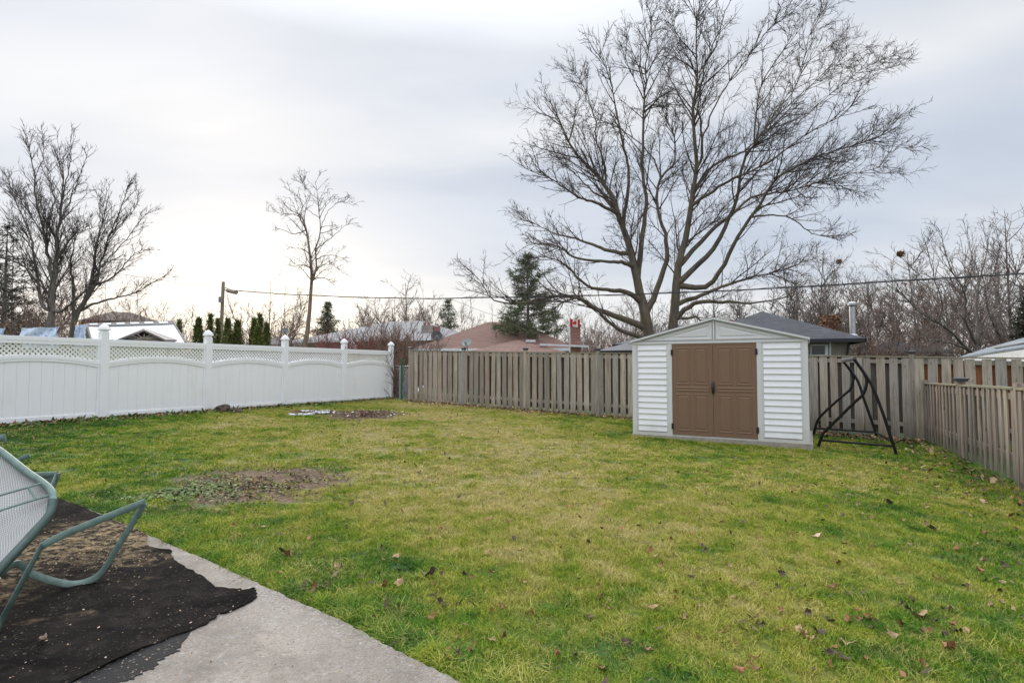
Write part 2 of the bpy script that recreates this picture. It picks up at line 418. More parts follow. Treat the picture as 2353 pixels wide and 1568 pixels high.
# lawn colour shared by the ground and the blades
def lawn_colour(m, p, blade):
    big = m.noise(p, 0.28, 4, 0.6, 0.6); mid = m.noise(p, 1.1, 5, 0.65); fine = m.noise(p, 9.0, 4, 0.7)
    tuft = m.noise(p, 3.6, 3, 0.6)
    f = m.math('ADD', m.math('MULTIPLY', big, 0.40), m.math('ADD', m.math('MULTIPLY', mid, 0.28), m.math('ADD', m.math('MULTIPLY', tuft, 0.26), m.math('MULTIPLY', fine, 0.10))))
    sx = m.n('SeparateXYZ'); m.l(p, sx.inputs[0])
    # greener along the right fence, close to the patio and by the left fence; palest mid-lawn
    dx = m.math('MULTIPLY', m.math('ABSOLUTE', m.math('SUBTRACT', sx.outputs[0], m.math('MULTIPLY_ADD', sx.outputs[1], -0.28, 2.4))), 0.017)
    near = m.math('MULTIPLY', m.math('MULTIPLY', m.math('SUBTRACT', 6.0, sx.outputs[1]), 0.3, clamp=True), 0.082)
    f = m.math('SUBTRACT', m.math('SUBTRACT', f, dx), near)
    f = m.math('ADD', f, 0.035)
    f = m.math('MULTIPLY_ADD', m.math('SUBTRACT', f, 0.455), 1.45, 0.447)
    if blade: f = m.math('ADD', f, m.math('MULTIPLY', m.math('SUBTRACT', m.noise(p, 85, 2, 0.6), 0.5), 0.26))
    k = 1.0 if blade else 0.42  # ground darkened, painting shade into the gaps between blades
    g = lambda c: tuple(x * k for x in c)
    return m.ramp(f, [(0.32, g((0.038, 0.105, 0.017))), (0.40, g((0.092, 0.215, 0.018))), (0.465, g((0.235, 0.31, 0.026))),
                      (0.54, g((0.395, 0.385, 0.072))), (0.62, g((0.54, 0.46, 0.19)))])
# bare patches on the lawn (world positions), shared by ground colour and grass density
def ell(pxl, pxr, pyt, pyb):
    a = G(pxl, (pyt + pyb) / 2); b = G(pxr, (pyt + pyb) / 2); t = G((pxl + pxr) / 2, pyt); u = G((pxl + pxr) / 2, pyb)
    return ((a.x + b.x) / 2, (t.y + u.y) / 2, (b.x - a.x) / 2, (t.y - u.y) / 2)
PATCH = [ell(345, 790, 1066, 1172), ell(745, 925, 940, 967), ell(650, 790, 940, 955)]
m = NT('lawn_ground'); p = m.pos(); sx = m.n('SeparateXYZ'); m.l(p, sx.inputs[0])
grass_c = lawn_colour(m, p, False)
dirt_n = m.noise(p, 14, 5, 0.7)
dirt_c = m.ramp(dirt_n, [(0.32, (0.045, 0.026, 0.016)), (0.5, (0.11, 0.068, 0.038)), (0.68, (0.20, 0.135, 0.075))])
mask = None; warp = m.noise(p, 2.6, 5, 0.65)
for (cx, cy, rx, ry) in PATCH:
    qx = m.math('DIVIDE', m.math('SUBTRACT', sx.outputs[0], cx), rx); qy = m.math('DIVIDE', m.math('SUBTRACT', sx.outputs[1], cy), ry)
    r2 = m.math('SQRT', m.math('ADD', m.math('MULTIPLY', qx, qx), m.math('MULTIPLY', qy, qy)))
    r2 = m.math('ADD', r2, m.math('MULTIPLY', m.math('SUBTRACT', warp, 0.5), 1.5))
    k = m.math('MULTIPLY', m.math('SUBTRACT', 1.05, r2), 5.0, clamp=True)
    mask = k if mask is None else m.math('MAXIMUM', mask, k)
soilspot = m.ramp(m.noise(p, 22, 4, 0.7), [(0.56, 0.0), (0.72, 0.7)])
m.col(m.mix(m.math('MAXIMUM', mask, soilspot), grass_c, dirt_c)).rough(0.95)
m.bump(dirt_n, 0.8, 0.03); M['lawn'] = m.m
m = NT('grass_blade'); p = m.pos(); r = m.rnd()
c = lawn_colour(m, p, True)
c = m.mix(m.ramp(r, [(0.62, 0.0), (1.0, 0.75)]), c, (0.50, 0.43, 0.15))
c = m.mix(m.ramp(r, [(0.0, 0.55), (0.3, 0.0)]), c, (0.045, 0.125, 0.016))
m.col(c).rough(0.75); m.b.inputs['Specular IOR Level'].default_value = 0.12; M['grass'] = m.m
def leafmat(name, a, b):
    m = NT(name); o = m.obj(); r = m.rnd()
    c = m.ramp(m.noise(o, 24, 4, 0.7), [(0.3, a), (0.7, b)])
    c = m.mix(m.math('MULTIPLY', r, 0.45), c, tuple(x * 0.5 for x in a))
    m.col(c).rough(0.75); return m.m
M['leaf_rust'] = leafmat('rusty_leaf', (0.20, 0.085, 0.035), (0.36, 0.18, 0.08))
M['leaf_tan'] = leafmat('tan_leaf', (0.36, 0.23, 0.12), (0.52, 0.36, 0.22))
M['leaf_dark'] = leafmat('dark_leaf', (0.045, 0.030, 0.020), (0.13, 0.085, 0.055))
M['leaf_pink'] = leafmat('pale_pink_leaf', (0.50, 0.34, 0.26), (0.66, 0.50, 0.40))

# concrete with pitted aggregate
m = NT('patio_concrete'); p = m.pos()
v = m.n('TexVoronoi'); v.inputs['Scale'].default_value = 66; m.l(p, v.inputs['Vector'])
v2 = m.n('TexVoronoi'); v2.inputs['Scale'].default_value = 130; m.l(p, v2.inputs['Vector'])
sx = m.n('SeparateXYZ'); m.l(p, sx.inputs[0])
cl = m.noise(p, 1.3, 5, 0.6); fn = m.noise(p, 66, 5, 0.8)
base = m.ramp(cl, [(0.3, (0.17, 0.145, 0.12)), (0.5, (0.27, 0.235, 0.198)), (0.7, (0.38, 0.335, 0.285))])
peb = m.mix(0.55, v.outputs['Color'], (0.55, 0.51, 0.46))
hs = m.n('HueSaturation'); hs.inputs['Saturation'].default_value = 0.14; hs.inputs['Value'].default_value = 0.56; m.l(peb, hs.inputs['Color'])
exposed = m.math('MULTIPLY', m.ramp(m.noise(p, 1.9, 4, 0.7), [(0.36, 0.1), (0.62, 0.9)]), m.ramp(v.outputs['Distance'], [(0.30, 0.9), (0.5, 0.0)]))
c = m.mix(exposed, base, hs.outputs[0])
c = m.mix(m.ramp(fn, [(0.36, 0.9), (0.47, 0.0)]), c, (0.13, 0.115, 0.10))
c = m.mix(m.ramp(m.noise(p, 3.1, 6, 0.72), [(0.44, 0.0), (0.66, 0.7)]), c, (0.15, 0.128, 0.108))
c = m.mix(m.ramp(m.noise(p, 24, 4, 0.75), [(0.58, 0.0), (0.70, 0.6)]), c, (0.15, 0.13, 0.11))
c = m.mix(m.ramp(m.noise(p, 38, 3, 0.7), [(0.62, 0.0), (0.70, 0.5)]), c, (0.62, 0.58, 0.52))
m.col(c).rough(0.9)
m.bump(m.math('ADD', fn, m.math('MULTIPLY', v.outputs['Distance'], -0.6)), 0.75, 0.008); M['concrete'] = m.m
# worn black felt mat with dirt
m = NT('worn_black_felt'); p = m.pos()
a = m.noise(p, 3.0, 5, 0.65); d = m.noise(p, 60, 4, 0.75); e = m.noise(m.scaled(p, (1.0, 2.2, 1.0)), 1.4, 5, 0.6)
c = m.ramp(a, [(0.3, (0.005, 0.0045, 0.0045)), (0.7, (0.016, 0.0135, 0.0125))])
cc = G(215, 1265)
dv = m.n('VectorMath', operation='DISTANCE'); m.l(p, dv.inputs[0]); dv.inputs[1].default_value = cc
dmask = m.math('MULTIPLY', m.math('SUBTRACT', 0.80, m.math('ADD', dv.outputs['Value'], m.math('MULTIPLY', m.math('SUBTRACT', e, 0.5), 3.2))), 1.6, clamp=True)
c = m.mix(m.ramp(m.noise(p, 7, 5, 0.75), [(0.48, 0.0), (0.72, 0.65)]), c, (0.036, 0.031, 0.028))
c = m.mix(m.ramp(m.noise(m.scaled(p, (2.2, 6, 2)), 1.0, 4, 0.7), [(0.55, 0.0), (0.66, 0.85)]), c, (0.004, 0.004, 0.005))
c = m.mix(m.math('MULTIPLY', dmask, m.ramp(m.noise(m.scaled(p, (16, 19, 16)), 1.0, 5, 0.75), [(0.44, 0.0), (0.62, 0.85)])), c, (0.33, 0.25, 0.15))
c = m.mix(m.ramp(d, [(0.62, 0.0), (0.72, 0.75)]), c, (0.30, 0.25, 0.19))
c = m.mix(m.ramp(m.noise(p, 150, 3, 0.7), [(0.72, 0.0), (0.78, 0.7)]), c, (0.40, 0.35, 0.28))
m.col(c).rough(1.0); m.b.inputs['Specular IOR Level'].default_value = 0.04
m.bump(m.math('ADD', d, m.math('MULTIPLY', e, 3.0)), 0.7, 0.006); M['felt'] = m.m
m = NT('black_rubber_underlay'); p = m.pos(); d = m.noise(p, 45, 4, 0.7)
m.col(m.mix(m.ramp(d, [(0.60, 0.0), (0.68, 0.9)]), (0.008, 0.008, 0.009), (0.33, 0.28, 0.22))).rough(0.95); m.bump(d, 0.8, 0.01); M['underlay'] = m.m
# chair sling: woven light grey mesh
m = NT('grey_sling_mesh'); uvn = m.n('TexCoord').outputs['UV']
def wave(axis, sc):
    w = m.n('TexWave', wave_type='BANDS', bands_direction=axis); w.inputs['Scale'].default_value = sc; m.l(uvn, w.inputs['Vector']); return w.outputs['Fac']
wv = m.math('MULTIPLY', wave('X', 17), wave('Y', 22))
bl = m.noise(uvn, 3, 3)
c = m.ramp(wv, [(0.05, (0.27, 0.275, 0.27)), (0.5, (0.58, 0.59, 0.58))])
c = m.mix(m.ramp(bl, [(0.35, 0.0), (0.75, 0.35)]), c, (0.22, 0.22, 0.20))
m.col(c).rough(0.7); m.bump(wv, 0.6, 0.004); M['sling'] = m.m
m = NT('printed_blue_cotton'); uvn = m.obj(); vv = m.n('TexVoronoi'); vv.inputs['Scale'].default_value = 9; m.l(uvn, vv.inputs['Vector'])
c = m.mix(m.ramp(m.math('ADD', vv.outputs['Distance'], m.math('MULTIPLY', m.noise(uvn, 20, 3), 0.4)), [(0.38, 0.85), (0.62, 0.0)]), (0.66, 0.76, 0.90), (0.27, 0.39, 0.62))
m.col(c).rough(0.8); M['sheet'] = m.m

# ================================================================== GROUND
nx, ny = 110, 110
gx = np.concatenate([np.linspace(-400, -24, 14), np.linspace(-22, 22, nx - 28), np.linspace(24, 400, 14)])
gy = np.concatenate([np.linspace(-60, 0, 8), np.linspace(0.4, 32, ny - 24), np.linspace(36, 900, 16)])
XX, YY = np.meshgrid(gx, gy, indexing='ij')
ZZ = gzn(XX, YY)
inner = (np.abs(XX) < 20) & (YY > 0) & (YY < 32)
und = np.array([[mnoise.noise(Vector((x * 0.55, y * 0.55, 0))) for y in gy] for x in gx])
ZZ = ZZ + np.where(inner, 0.018 * und, 0) - 0.006
V = np.stack([XX, YY, ZZ], -1).reshape(-1, 3)
nyy = len(gy); I, J = np.meshgrid(np.arange(len(gx) - 1), np.arange(nyy - 1), indexing='ij')
a = (I * nyy + J).ravel()
Q = np.stack([a, a + nyy, a + nyy + 1, a + 1], 1)
tag(link('ground', fast_mesh('ground', V, Q, M['lawn'], True)), kind='structure')

# patio slab: edge polyline from the left to the bottom right of the picture
edge_px = [(-60, 1058), (118, 1135), (236, 1182), (337, 1226), (480, 1288), (640, 1360), (800, 1432), (930, 1503), (1048, 1560), (1130, 1615)]
edge = [G(x, y, 0.03) for x, y in edge_px]
edge.append(Vector((edge[-1].x + 0.5, 1.0, gz(edge[-1].x, 1) + 0.03)))
jit = []
for i in range(len(edge) - 1):
    for k in range(14 if 0 <= i < 9 else 2):
        q = edge[i].lerp(edge[i + 1], k / (14 if 0 <= i < 9 else 2))
        d = (edge[i + 1] - edge[i]).normalized(); nn = Vector((-d.y, d.x, 0))
        jit.append(q + nn * random.gauss(0, 0.004))
patio = jit + [Vector((edge[-1].x, -4, 0.03)), Vector((-9, -4, 0.2)), Vector((-9, jit[0].y, 0.28))]
def flat_poly(pts, thick, lift=0.0):
    mb = MB(); r = [(p.x, p.y, gz(p.x, p.y) + lift) for p in pts]
    mb.v += r + [(x, y, z - thick) for x, y, z in r]; n = len(r)
    for i in range(n):
        j = (i + 1) % n; mb.f.append((i, j, n + j, n + i))
    from mathutils.geometry import tessellate_polygon
    for t in tessellate_polygon([[Vector((x, y, 0)) for x, y, z in r]]):
        mb.f.append(tuple(t))
    return mb
tag(flat_poly(patio, 0.12, 0.03).build('patio', M['concrete']), kind='structure')

# torn black mat on the patio
def ragged(pts, n_sub, amp, lift, fine=True):
    o_ = []
    for i in range(len(pts)):
        a_, b_ = pts[i], pts[(i + 1) % len(pts)]
        for k in range(n_sub):
            q = a_.lerp(b_, k / n_sub); d = (b_ - a_); L = d.length; d.normalize()
            nn = Vector((-d.y, d.x, 0)); o_.append(q + nn * (random.gauss(0, amp) if k else 0))
    return o_
mat_px = [(95, 1127), (131, 1143), (236, 1186), (334, 1226), (338, 1253), (360, 1262), (396, 1268), (399, 1286), (414, 1299), (432, 1308), (462, 1324), (491, 1345),
          (524, 1353), (543, 1355), (562, 1356), (583, 1350), (588, 1358), (591, 1371), (560, 1391), (517, 1409), (504, 1407), (478, 1431), (446, 1445), (419, 1455), (360, 1478), (294, 1506),
          (180, 1560), (60, 1625), (-200, 1750)]
mp_ = [G(x, y, 0.034) for x, y in mat_px]
mp_ += [Vector((-4.2, 1.6, 0.1)), Vector((-5.2, 3.2, 0.1)), G(-350, 1000, 0.034)]
def mat_mesh(poly, lift, thick, curl):
    """triangulated sheet with small waves, draped on the slab"""
    import bmesh
    bm = bmesh.new()
    vs_ = [bm.verts.new((p.x, p.y, 0)) for p in poly]
    f = bm.faces.new(vs_)
    bmesh.ops.triangulate(bm, faces=[f])
    bmesh.ops.subdivide_edges(bm, edges=[e for e in bm.edges if e.calc_length() > 0.18], cuts=2)
    bmesh.ops.triangulate(bm, faces=bm.faces[:])
    bmesh.ops.subdivide_edges(bm, edges=[e for e in bm.edges if e.calc_length() > 0.14], cuts=1)
    for v_ in bm.verts:
        w = mnoise.noise(Vector((v_.co.x * 4, v_.co.y * 4, 3)))
        e_ = 1.0 if v_.is_boundary else 0.35
        v_.co.z = gz(v_.co.x, v_.co.y) + lift + max(0, w) * curl * e_ + abs(mnoise.noise(Vector((v_.co.x * 17, v_.co.y * 17, 9)))) * curl * 0.35
    r = bmesh.ops.extrude_face_region(bm, geom=bm.faces[:])
    for v_ in [x for x in r['geom'] if isinstance(x, bmesh.types.BMVert)]: v_.co.z -= thick
    bmesh.ops.recalc_face_normals(bm, faces=bm.faces[:])
    me = bpy.data.meshes.new('mat_mesh'); bm.to_mesh(me); bm.free(); return me
rag = ragged(mp_[1:26], 4, 0.006, 0)
rag = [mp_[0]] + rag[:-5] + mp_[25:]
me = mat_mesh(rag, 0.040, 0.005, 0.024); me.materials.append(M['felt'])
tag(link('floor_mat', me), 'torn black felt mat with ragged edge lying on the concrete patio', 'mat')
und_px = [(240, 1470), (400, 1440), (432, 1442), (415, 1486), (398, 1500), (376, 1506), (352, 1530), (337, 1539), (310, 1552), (294, 1562), (240, 1590), (120, 1660), (60, 1700), (60, 1600)]
und_p = ragged([G(x, y, 0.034) for x, y in und_px], 4, 0.012, 0)
me = mat_mesh(und_p, 0.0345, 0.003, 0.003); me.materials.append(M['underlay'])
tag(link('rubber_underlay', me), 'crumbling black rubber strip sticking out below the torn mat edge', 'underlay')
# crack in the concrete
mb = MB(); ck = [G(x, y, 0.0) for x, y in [(524, 1354), (533, 1345), (540, 1343), (549, 1338), (561, 1334), (570, 1327), (580, 1321)]]
for i in range(len(ck) - 1):
    w = 0.006; a_, b_ = ck[i], ck[i + 1]; z = 0.0315
    mb.poly([(a_.x, a_.y - w, gz(a_.x, a_.y) + z), (b_.x, b_.y - w * .6, gz(b_.x, b_.y) + z), (b_.x, b_.y + w * .6, gz(b_.x, b_.y) + z), (a_.x, a_.y + w, gz(a_.x, a_.y) + z)])
tag(mb.build('patio_crack', M['soil']), kind='structure')

# ================================================================== WHITE VINYL FENCE
fe = P(898, 900, 20.9); WF0 = Vector((-0.2189 * 20.9, 20.9)); WD = Vector((-1.114, -2.17))
WL = WD.length; wdir = WD.normalized()
rzw = math.atan2(wdir.y, wdir.x)
def wtop(t): return 2.03 + 0.010 * t
def wbase(t):
    q = WF0 + WD * t; return gz(q.x, q.y) + 0.02
FE = thing('vinyl_fence', 'long white vinyl fence with lattice top and pointed post caps at left', 'fence', (WF0.x, WF0.y, 0), rzw)
NP = 7
def wbox(t0, t1, y0, y1, za, zb, zc_, zd):
    """sloped box along the fence: za,zb bottom at t0,t1; zc_,zd top at t0,t1"""
    x0, x1 = t0 * WL, t1 * WL
    return MB().prism([(x0, y0, za), (x1, y0, zb), (x1, y0, zd), (x0, y0, zc_)], (0, y1 - y0, 0))
PW = 0.075
capm = MB()
s2 = math.sqrt(2)
capm.lathe([(PW * s2 * 1.02, 0), (PW * s2 * 1.02, 0.02), (PW * s2 * 0.80, 0.03), (PW * s2 * 0.78, 0.055), (PW * s2 * 1.18, 0.07), (PW * s2 * 1.22, 0.085), (PW * s2 * 1.10, 0.12), (PW * s2 * 0.85, 0.16), (PW * s2 * 0.5, 0.195), (PW * s2 * 0.12, 0.222), (0.004, 0.228)], sides=4, rot0=math.pi / 4)
cap_me = capm.mesh('post_cap', M['vinyl'])
for t in range(NP + 1):
    b = wbase(t) - 0.05; tp = wtop(t) + 0.13
    x = t * WL
    pm = MB().box(x - PW, x + PW, -PW, PW, b, tp)
    po = pm.build('post', M['vinyl'], FE)
    link('post_cap', cap_me, po, (x, 0, tp))
for t in range(NP):
    i0 = t + PW / WL; i1 = t + 1 - PW / WL
    T0, T1 = wtop(i0), wtop(i1); B0, B1 = wbase(i0), wbase(i1)
    lerp = lambda a_, b_, u: a_ + (b_ - a_) * u
    tr = MB()
    tr.prism([(i0 * WL, -0.03, T0 - 0.15), (i1 * WL, -0.03, T1 - 0.15), (i1 * WL, -0.03, T1), (i0 * WL, -0.03, T0)], (0, 0.06, 0))
    tr.prism([(i0 * WL, -0.035, T0 - 0.085), (i1 * WL, -0.035, T1 - 0.085), (i1 * WL, -0.035, T1 - 0.006), (i0 * WL, -0.035, T0 - 0.006)], (0, 0.07, 0))
    tr.build('top_rail', M['vinyl'], FE)
    br_ = MB().prism([(i0 * WL, -0.028, B0 + 0.015), (i1 * WL, -0.028, B1 + 0.015), (i1 * WL, -0.028, B1 + 0.11), (i0 * WL, -0.028, B0 + 0.11)], (0, 0.056, 0))
    br_.build('bottom_rail', M['vinyl'], FE)
    # arched middle rail
    arch = lambda u: lerp(T0, T1, u) - 0.625 + 0.13 * (1 - (2 * u - 1) ** 2)
    mr = MB(); n = 16
    for k in range(n):
        u0, u1 = k / n, (k + 1) / n; xa, xb = lerp(i0, i1, u0) * WL, lerp(i0, i1, u1) * WL
        for (h0, h1, dd) in ((0.0, 0.125, 0.030), (0.052, 0.119, 0.036)):
            v0 = len(mr.v)
            for (x_, u) in ((xa, u0), (xb, u1)):
                for (y_, h) in ((dd, h0), (dd, h1), (-dd, h1), (-dd, h0)): mr.v.append((x_, y_, arch(u) + h))
            for q in range(4):
                q2 = (q + 1) % 4; mr.f.append((v0 + q, v0 + 4 + q, v0 + 4 + q2, v0 + q2))
    mr.build('arched_rail', M['vinyl'], FE)
    for ue in (0, 1):   # side channels
        x0 = i0 * WL if ue == 0 else i1 * WL - 0.045
        zb = (B0 if ue == 0 else B1) + 0.11; zt = (T0 if ue == 0 else T1) - 0.15
        MB().box(x0, x0 + 0.045, -0.024, 0.024, zb, zt).build('side_channel', M['vinyl'], FE)
    nb = 11
    xs = i0 * WL + 0.045; xe = i1 * WL - 0.045; bw = (xe - xs) / nb
    for k in range(nb):
        xa, xb = xs + k * bw, xs + (k + 1) * bw; e = 0.006; g = 0.0012
        ua, ub = (xa / WL - i0) / (i1 - i0), (xb / WL - i0) / (i1 - i0)
        za, zb = lerp(B0, B1, ua) + 0.10, lerp(B0, B1, ub) + 0.10
        ta, tb = arch(ua) + 0.03, arch(ub) + 0.03
        bd = MB()
        lo_ = [(xa + g, 0.008, za), (xa + g + e, 0.014, za), (xb - g - e, 0.014, zb), (xb - g, 0.008, zb), (xb + .002, -0.012, zb), (xa - .002, -0.012, za)]
        hi_ = [(xa + g, 0.008, ta), (xa + g + e, 0.014, ta), (xb - g - e, 0.014, tb), (xb - g, 0.008, tb), (xb + .002, -0.012, tb), (xa - .002, -0.012, ta)]
        bd.frus(lo_, hi_); bd.build('board', M['vinyl'], FE)
    # lattice: two crossing layers of slats
    la = MB(); H0 = 0.0; pitch = 0.092; w = 0.0168
    x0, x1 = xs - 0.02, xe + 0.02
    for layer, yy in ((1, 0.004), (-1, -0.004)):
        kk = int((x1 - x0 + 1.2) / pitch)
        for k in range(kk):
            c0 = (x0 - 0.6) + k * pitch
            zmid = lerp(T0, T1, 0.5) - 0.35
            # slat axis: x = c0 + s, z = zbase + layer*s (s in 0..0.6)
            segs = []
            for s in np.linspace(-0.35, 0.35, 15):
                x_ = c0 + 0.3 + s; z_ = zmid + layer * s
                u = (x_ / WL - i0) / (i1 - i0)
                ok = x0 <= x_ <= x1 and z_ < lerp(T0, T1, u) - 0.14 and z_ > arch(min(1, max(0, u))) + 0.10
                segs.append((ok, x_, z_))
            okk = [q for q in segs if q[0]]
            if len(okk) < 2: continue
            (_, xa, za), (_, xb, zb) = okk[0], okk[-1]
            ex = 0.025; xa -= ex; xb += ex; za -= layer * ex; zb += layer * ex
            n_ = Vector((-layer, 0, 1)).normalized() * w
            la.prism([(xa - n_.x, yy - .004, za - n_.z), (xb - n_.x, yy - .004, zb - n_.z), (xb + n_.x, yy - .004, zb + n_.z), (xa + n_.x, yy - .004, za + n_.z)], (0, 0.008, 0))
    lo = la.build('lattice', M['vinyl_dirty'] if t in (0, 3, 4, 5) else M['vinyl'], FE); tag(lo, kind='stuff')
# small tag plate on the second far post
MB().box(WL * 1 - 0.02, WL * 1 + 0.02, PW, PW + 0.006, wtop(1) + 0.0, wtop(1) + 0.09).build('tag_plate', simple('weathered_tag', (0.2, 0.2, 0.12)), FE)

# ================================================================== WOODEN BOARD FENCES
def board_fence(name, label, O2, D2, L, t_end, top, base, per, side, mat_f, mat_r, ft, cap_mat, posts_front=True, cap_k=1.0, rear_switch=None, bw=0.148, post_ts=None, cap_ts=None):
    """O2 origin, D2 unit direction in plan; side = +1 when the near face looks along local +y"""
    rz = math.atan2(D2.y, D2.x)
    T = thing(name, label, 'fence', (O2.x, O2.y, 0), rz)
    n = int(t_end * per); s = side
    pw = 0.044
    for k in range(n):
        t = (k + 0.5) / per; x = t * L
        wid = bw * random.uniform(0.90, 1.09); tl = random.gauss(0, 0.013); dx = random.gauss(0, 0.009)
        zt = top(t) - 0.035 - abs(random.gauss(0, .006)); zb = base(t) + random.uniform(0.0, 0.05)
        y0 = s * 0.038; y1 = s * 0.056
        mb = MB().prism([(-wid / 2, min(y0, y1), zb), (wid / 2, min(y0, y1), zb), (wid / 2 + tl, min(y0, y1), zt), (-wid / 2 + tl, min(y0, y1), zt)], (0, 0.018, 0))
        mb.build('board', mat_f, T, loc=(x + dx, 0, 0))
        # rear board behind the gap
        t2 = (k + 1.0) / per; x2 = t2 * L
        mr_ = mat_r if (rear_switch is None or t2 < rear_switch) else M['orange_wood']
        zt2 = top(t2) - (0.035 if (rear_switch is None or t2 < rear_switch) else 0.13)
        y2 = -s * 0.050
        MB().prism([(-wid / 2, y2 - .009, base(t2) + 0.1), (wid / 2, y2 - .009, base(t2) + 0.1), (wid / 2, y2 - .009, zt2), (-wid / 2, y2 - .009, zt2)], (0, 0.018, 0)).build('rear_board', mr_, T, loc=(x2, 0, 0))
    for seg in range(int(math.ceil(t_end))):
        a_, b_ = seg, min(seg + 1, t_end)
        for (off, hh, nm) in ((-0.16, 0.085, 'upper_rail'), (None, 0.085, 'lower_rail')):
            za = (top(a_) + off) if off else base(a_) + 0.26; zb_ = (top(b_) + off) if off else base(b_) + 0.26
            MB().prism([(a_ * L, -0.036, za), (b_ * L, -0.036, zb_), (b_ * L, -0.036, zb_ + hh), (a_ * L, -0.036, za + hh)], (0, 0.072, 0)).build(nm, mat_f, T)
        MB().prism([(a_ * L + .05, -0.07, top(a_) - .03), (b_ * L - .05, -0.07, top(b_) - .03), (b_ * L - .05, -0.07, top(b_)), (a_ * L + .05, -0.07, top(a_))], (0, 0.14, 0)).build('cap_rail', cap_mat, T)
    for t in (post_ts or range(int(t_end) + 1)):
        x = t * L; h = top(t) + 0.05
        yy = s * 0.062
        po = MB().box(x - pw, x + pw, min(yy, -yy * .6), max(yy, -yy * .6), base(t) - 0.1, h).build('post', mat_f, T)
        if cap_ts is not None and t not in cap_ts: continue
        mb = MB(); c = 0.066 * cap_k
        mb.lathe([(c * s2 * .92, 0), (c * s2 * .92, 0.035), (c * s2 * 1.1, 0.038), (c * s2 * 1.1, 0.05), (c * s2 * .55, 0.068)], c=(x, 0.0 + s * 0.012, h), sides=4, rot0=math.pi / 4)
        mb.build('post_cap', M['cap_black'], po)
    return T
BZ0 = 19.9
BO = Vector((-0.1835 * BZ0, BZ0)); BD = Vector((0.1025 * BZ0, -0.0671 * BZ0)); BL = BD.length
def bbase(t):
    q = BO + BD * t; return gz(q.x, q.y) + 0.02
def btop(t): return 2.03 - 0.057 * t
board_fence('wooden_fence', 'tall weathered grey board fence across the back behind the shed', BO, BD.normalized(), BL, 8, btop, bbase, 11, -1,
            M['fence_wood'], M['fence_wood_rear_shade'], None, M['cap_wood'], rear_switch=6.05, bw=0.163)
RO = Vector((8.68, 11.60)); RD = Vector((-2.38, -4.85)).normalized()
def rbase(t):
    q = RO + RD * (2.44 * t); return gz(q.x, q.y) + 0.02 + 0.03 * t
def rtop(t): return rbase(t) + 1.215
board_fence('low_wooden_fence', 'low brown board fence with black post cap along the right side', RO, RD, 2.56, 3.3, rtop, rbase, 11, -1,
            M['fence_brown'], M['fence_wood_gap_shade'], None, M['cap_wood'], cap_k=1.35, bw=0.104, cap_ts=(1,))

# ================================================================== SHED
sa = Vector((2.51, 11.52)); sb = Vector((5.354, 10.0)); SW = (sb - sa).length; sd = (sb - sa).normalized()
rzs = math.atan2(sd.y, sd.x); SZ = 0.085
SH = thing('garden_shed', 'small white vinyl garden shed with brown double doors beside the back fence', 'shed', (sa.x, sa.y, SZ), rzs)
# local: x along the front, -y towards the camera, z up
EH, PH, SDp = 1.885, 2.305, 2.3
MB().box(-0.015, SW + 0.05, -0.045, SDp, -0.13, -0.002).build('base_slab', M['concrete_footing'], SH)
mb = MB()
mb.prism([(0.002, 0.015, 0), (SW - .002, 0.015, 0), (SW - .002, 0.015, EH), (SW / 2, 0.015, PH - .01), (0.002, 0.015, EH)], (0, 0.03, 0))      # front wall core
mb.box(0.0, 0.04, 0.046, SDp - .05, 0, EH); mb.box(SW - 0.04, SW, 0.046, SDp - .05, 0, EH)
mb.prism([(0.002, SDp - .048, 0), (SW - .002, SDp - .048, 0), (SW - .002, SDp - .048, EH), (SW / 2, SDp - .048, PH - .01), (0.002, SDp - .048, EH)], (0, 0.03, 0))
mb.build('wall', M['shed_trim'], SH)
for sgn in (0, 1):
    xe_ = -0.035 if sgn == 0 else SW + 0.035
    ze = EH - 0.008
    r_ = MB(); r_.prism([(xe_, -0.05, ze), (SW / 2, -0.05, PH), (SW / 2, -0.05, PH + 0.03), (xe_, -0.05, ze + 0.03)], (0, SDp + 0.08, 0))
    r_.build('roof_panel', M['shed_trim'], SH)
U = lambda u: u * SW
# trims
for (a_, b_) in ((0.0, 0.028), (0.226, 0.250), (0.7355, 0.7615), (0.972, 1.0)):
    t_ = MB(); t_.box(U(a_), U(b_), -0.018, 0.014, 0.0, EH - 0.045)
    if a_ in (0.0,): t_.box(U(b_) - .012, U(b_), -0.026, -0.0185, 0.0, EH - 0.045)
    t_.build('corner_trim', M['shed_trim'], SH)
MB().box(0, SW, -0.024, 0.014, EH - 0.043, EH - 0.003).build('header_trim', M['shed_trim'], SH)
MB().box(0, U(.25), -0.022, 0.014, -0.001, 0.055).build('sill_trim', M['shed_trim'], SH)
MB().box(U(.7615), SW, -0.022, 0.014, -0.001, 0.055).build('sill_trim', M['shed_trim'], SH)
# frame channels around siding
for (a_, b_) in ((0.028, 0.226), (0.7615, 0.972)):
    fr = MB(); fr.box(U(a_) + .001, U(a_) + .028, -0.010, 0.014, 0.056, EH - .046); fr.box(U(b_) - .028, U(b_) - .001, -0.010, 0.014, 0.056, EH - .046)
    fr.build('siding_channel', M['shed_trim'], SH)
    nb = 15; z0 = 0.07; ph = (EH - 0.055 - z0) / nb
    x0, x1 = U(a_) + .030, U(b_) - .030
    lap = MB().prism([(x0, 0.013, 0.004), (x0, -0.016, 0.004), (x0, -0.019, 0.010), (x0, 0.005, ph * 1.02), (x0, 0.013, ph * 1.02)], (x1 - x0, 0, 0)).mesh('siding_board', M['shed_white'])
    for k in range(nb): link('siding_board', lap, SH, (0, 0, z0 + k * ph))
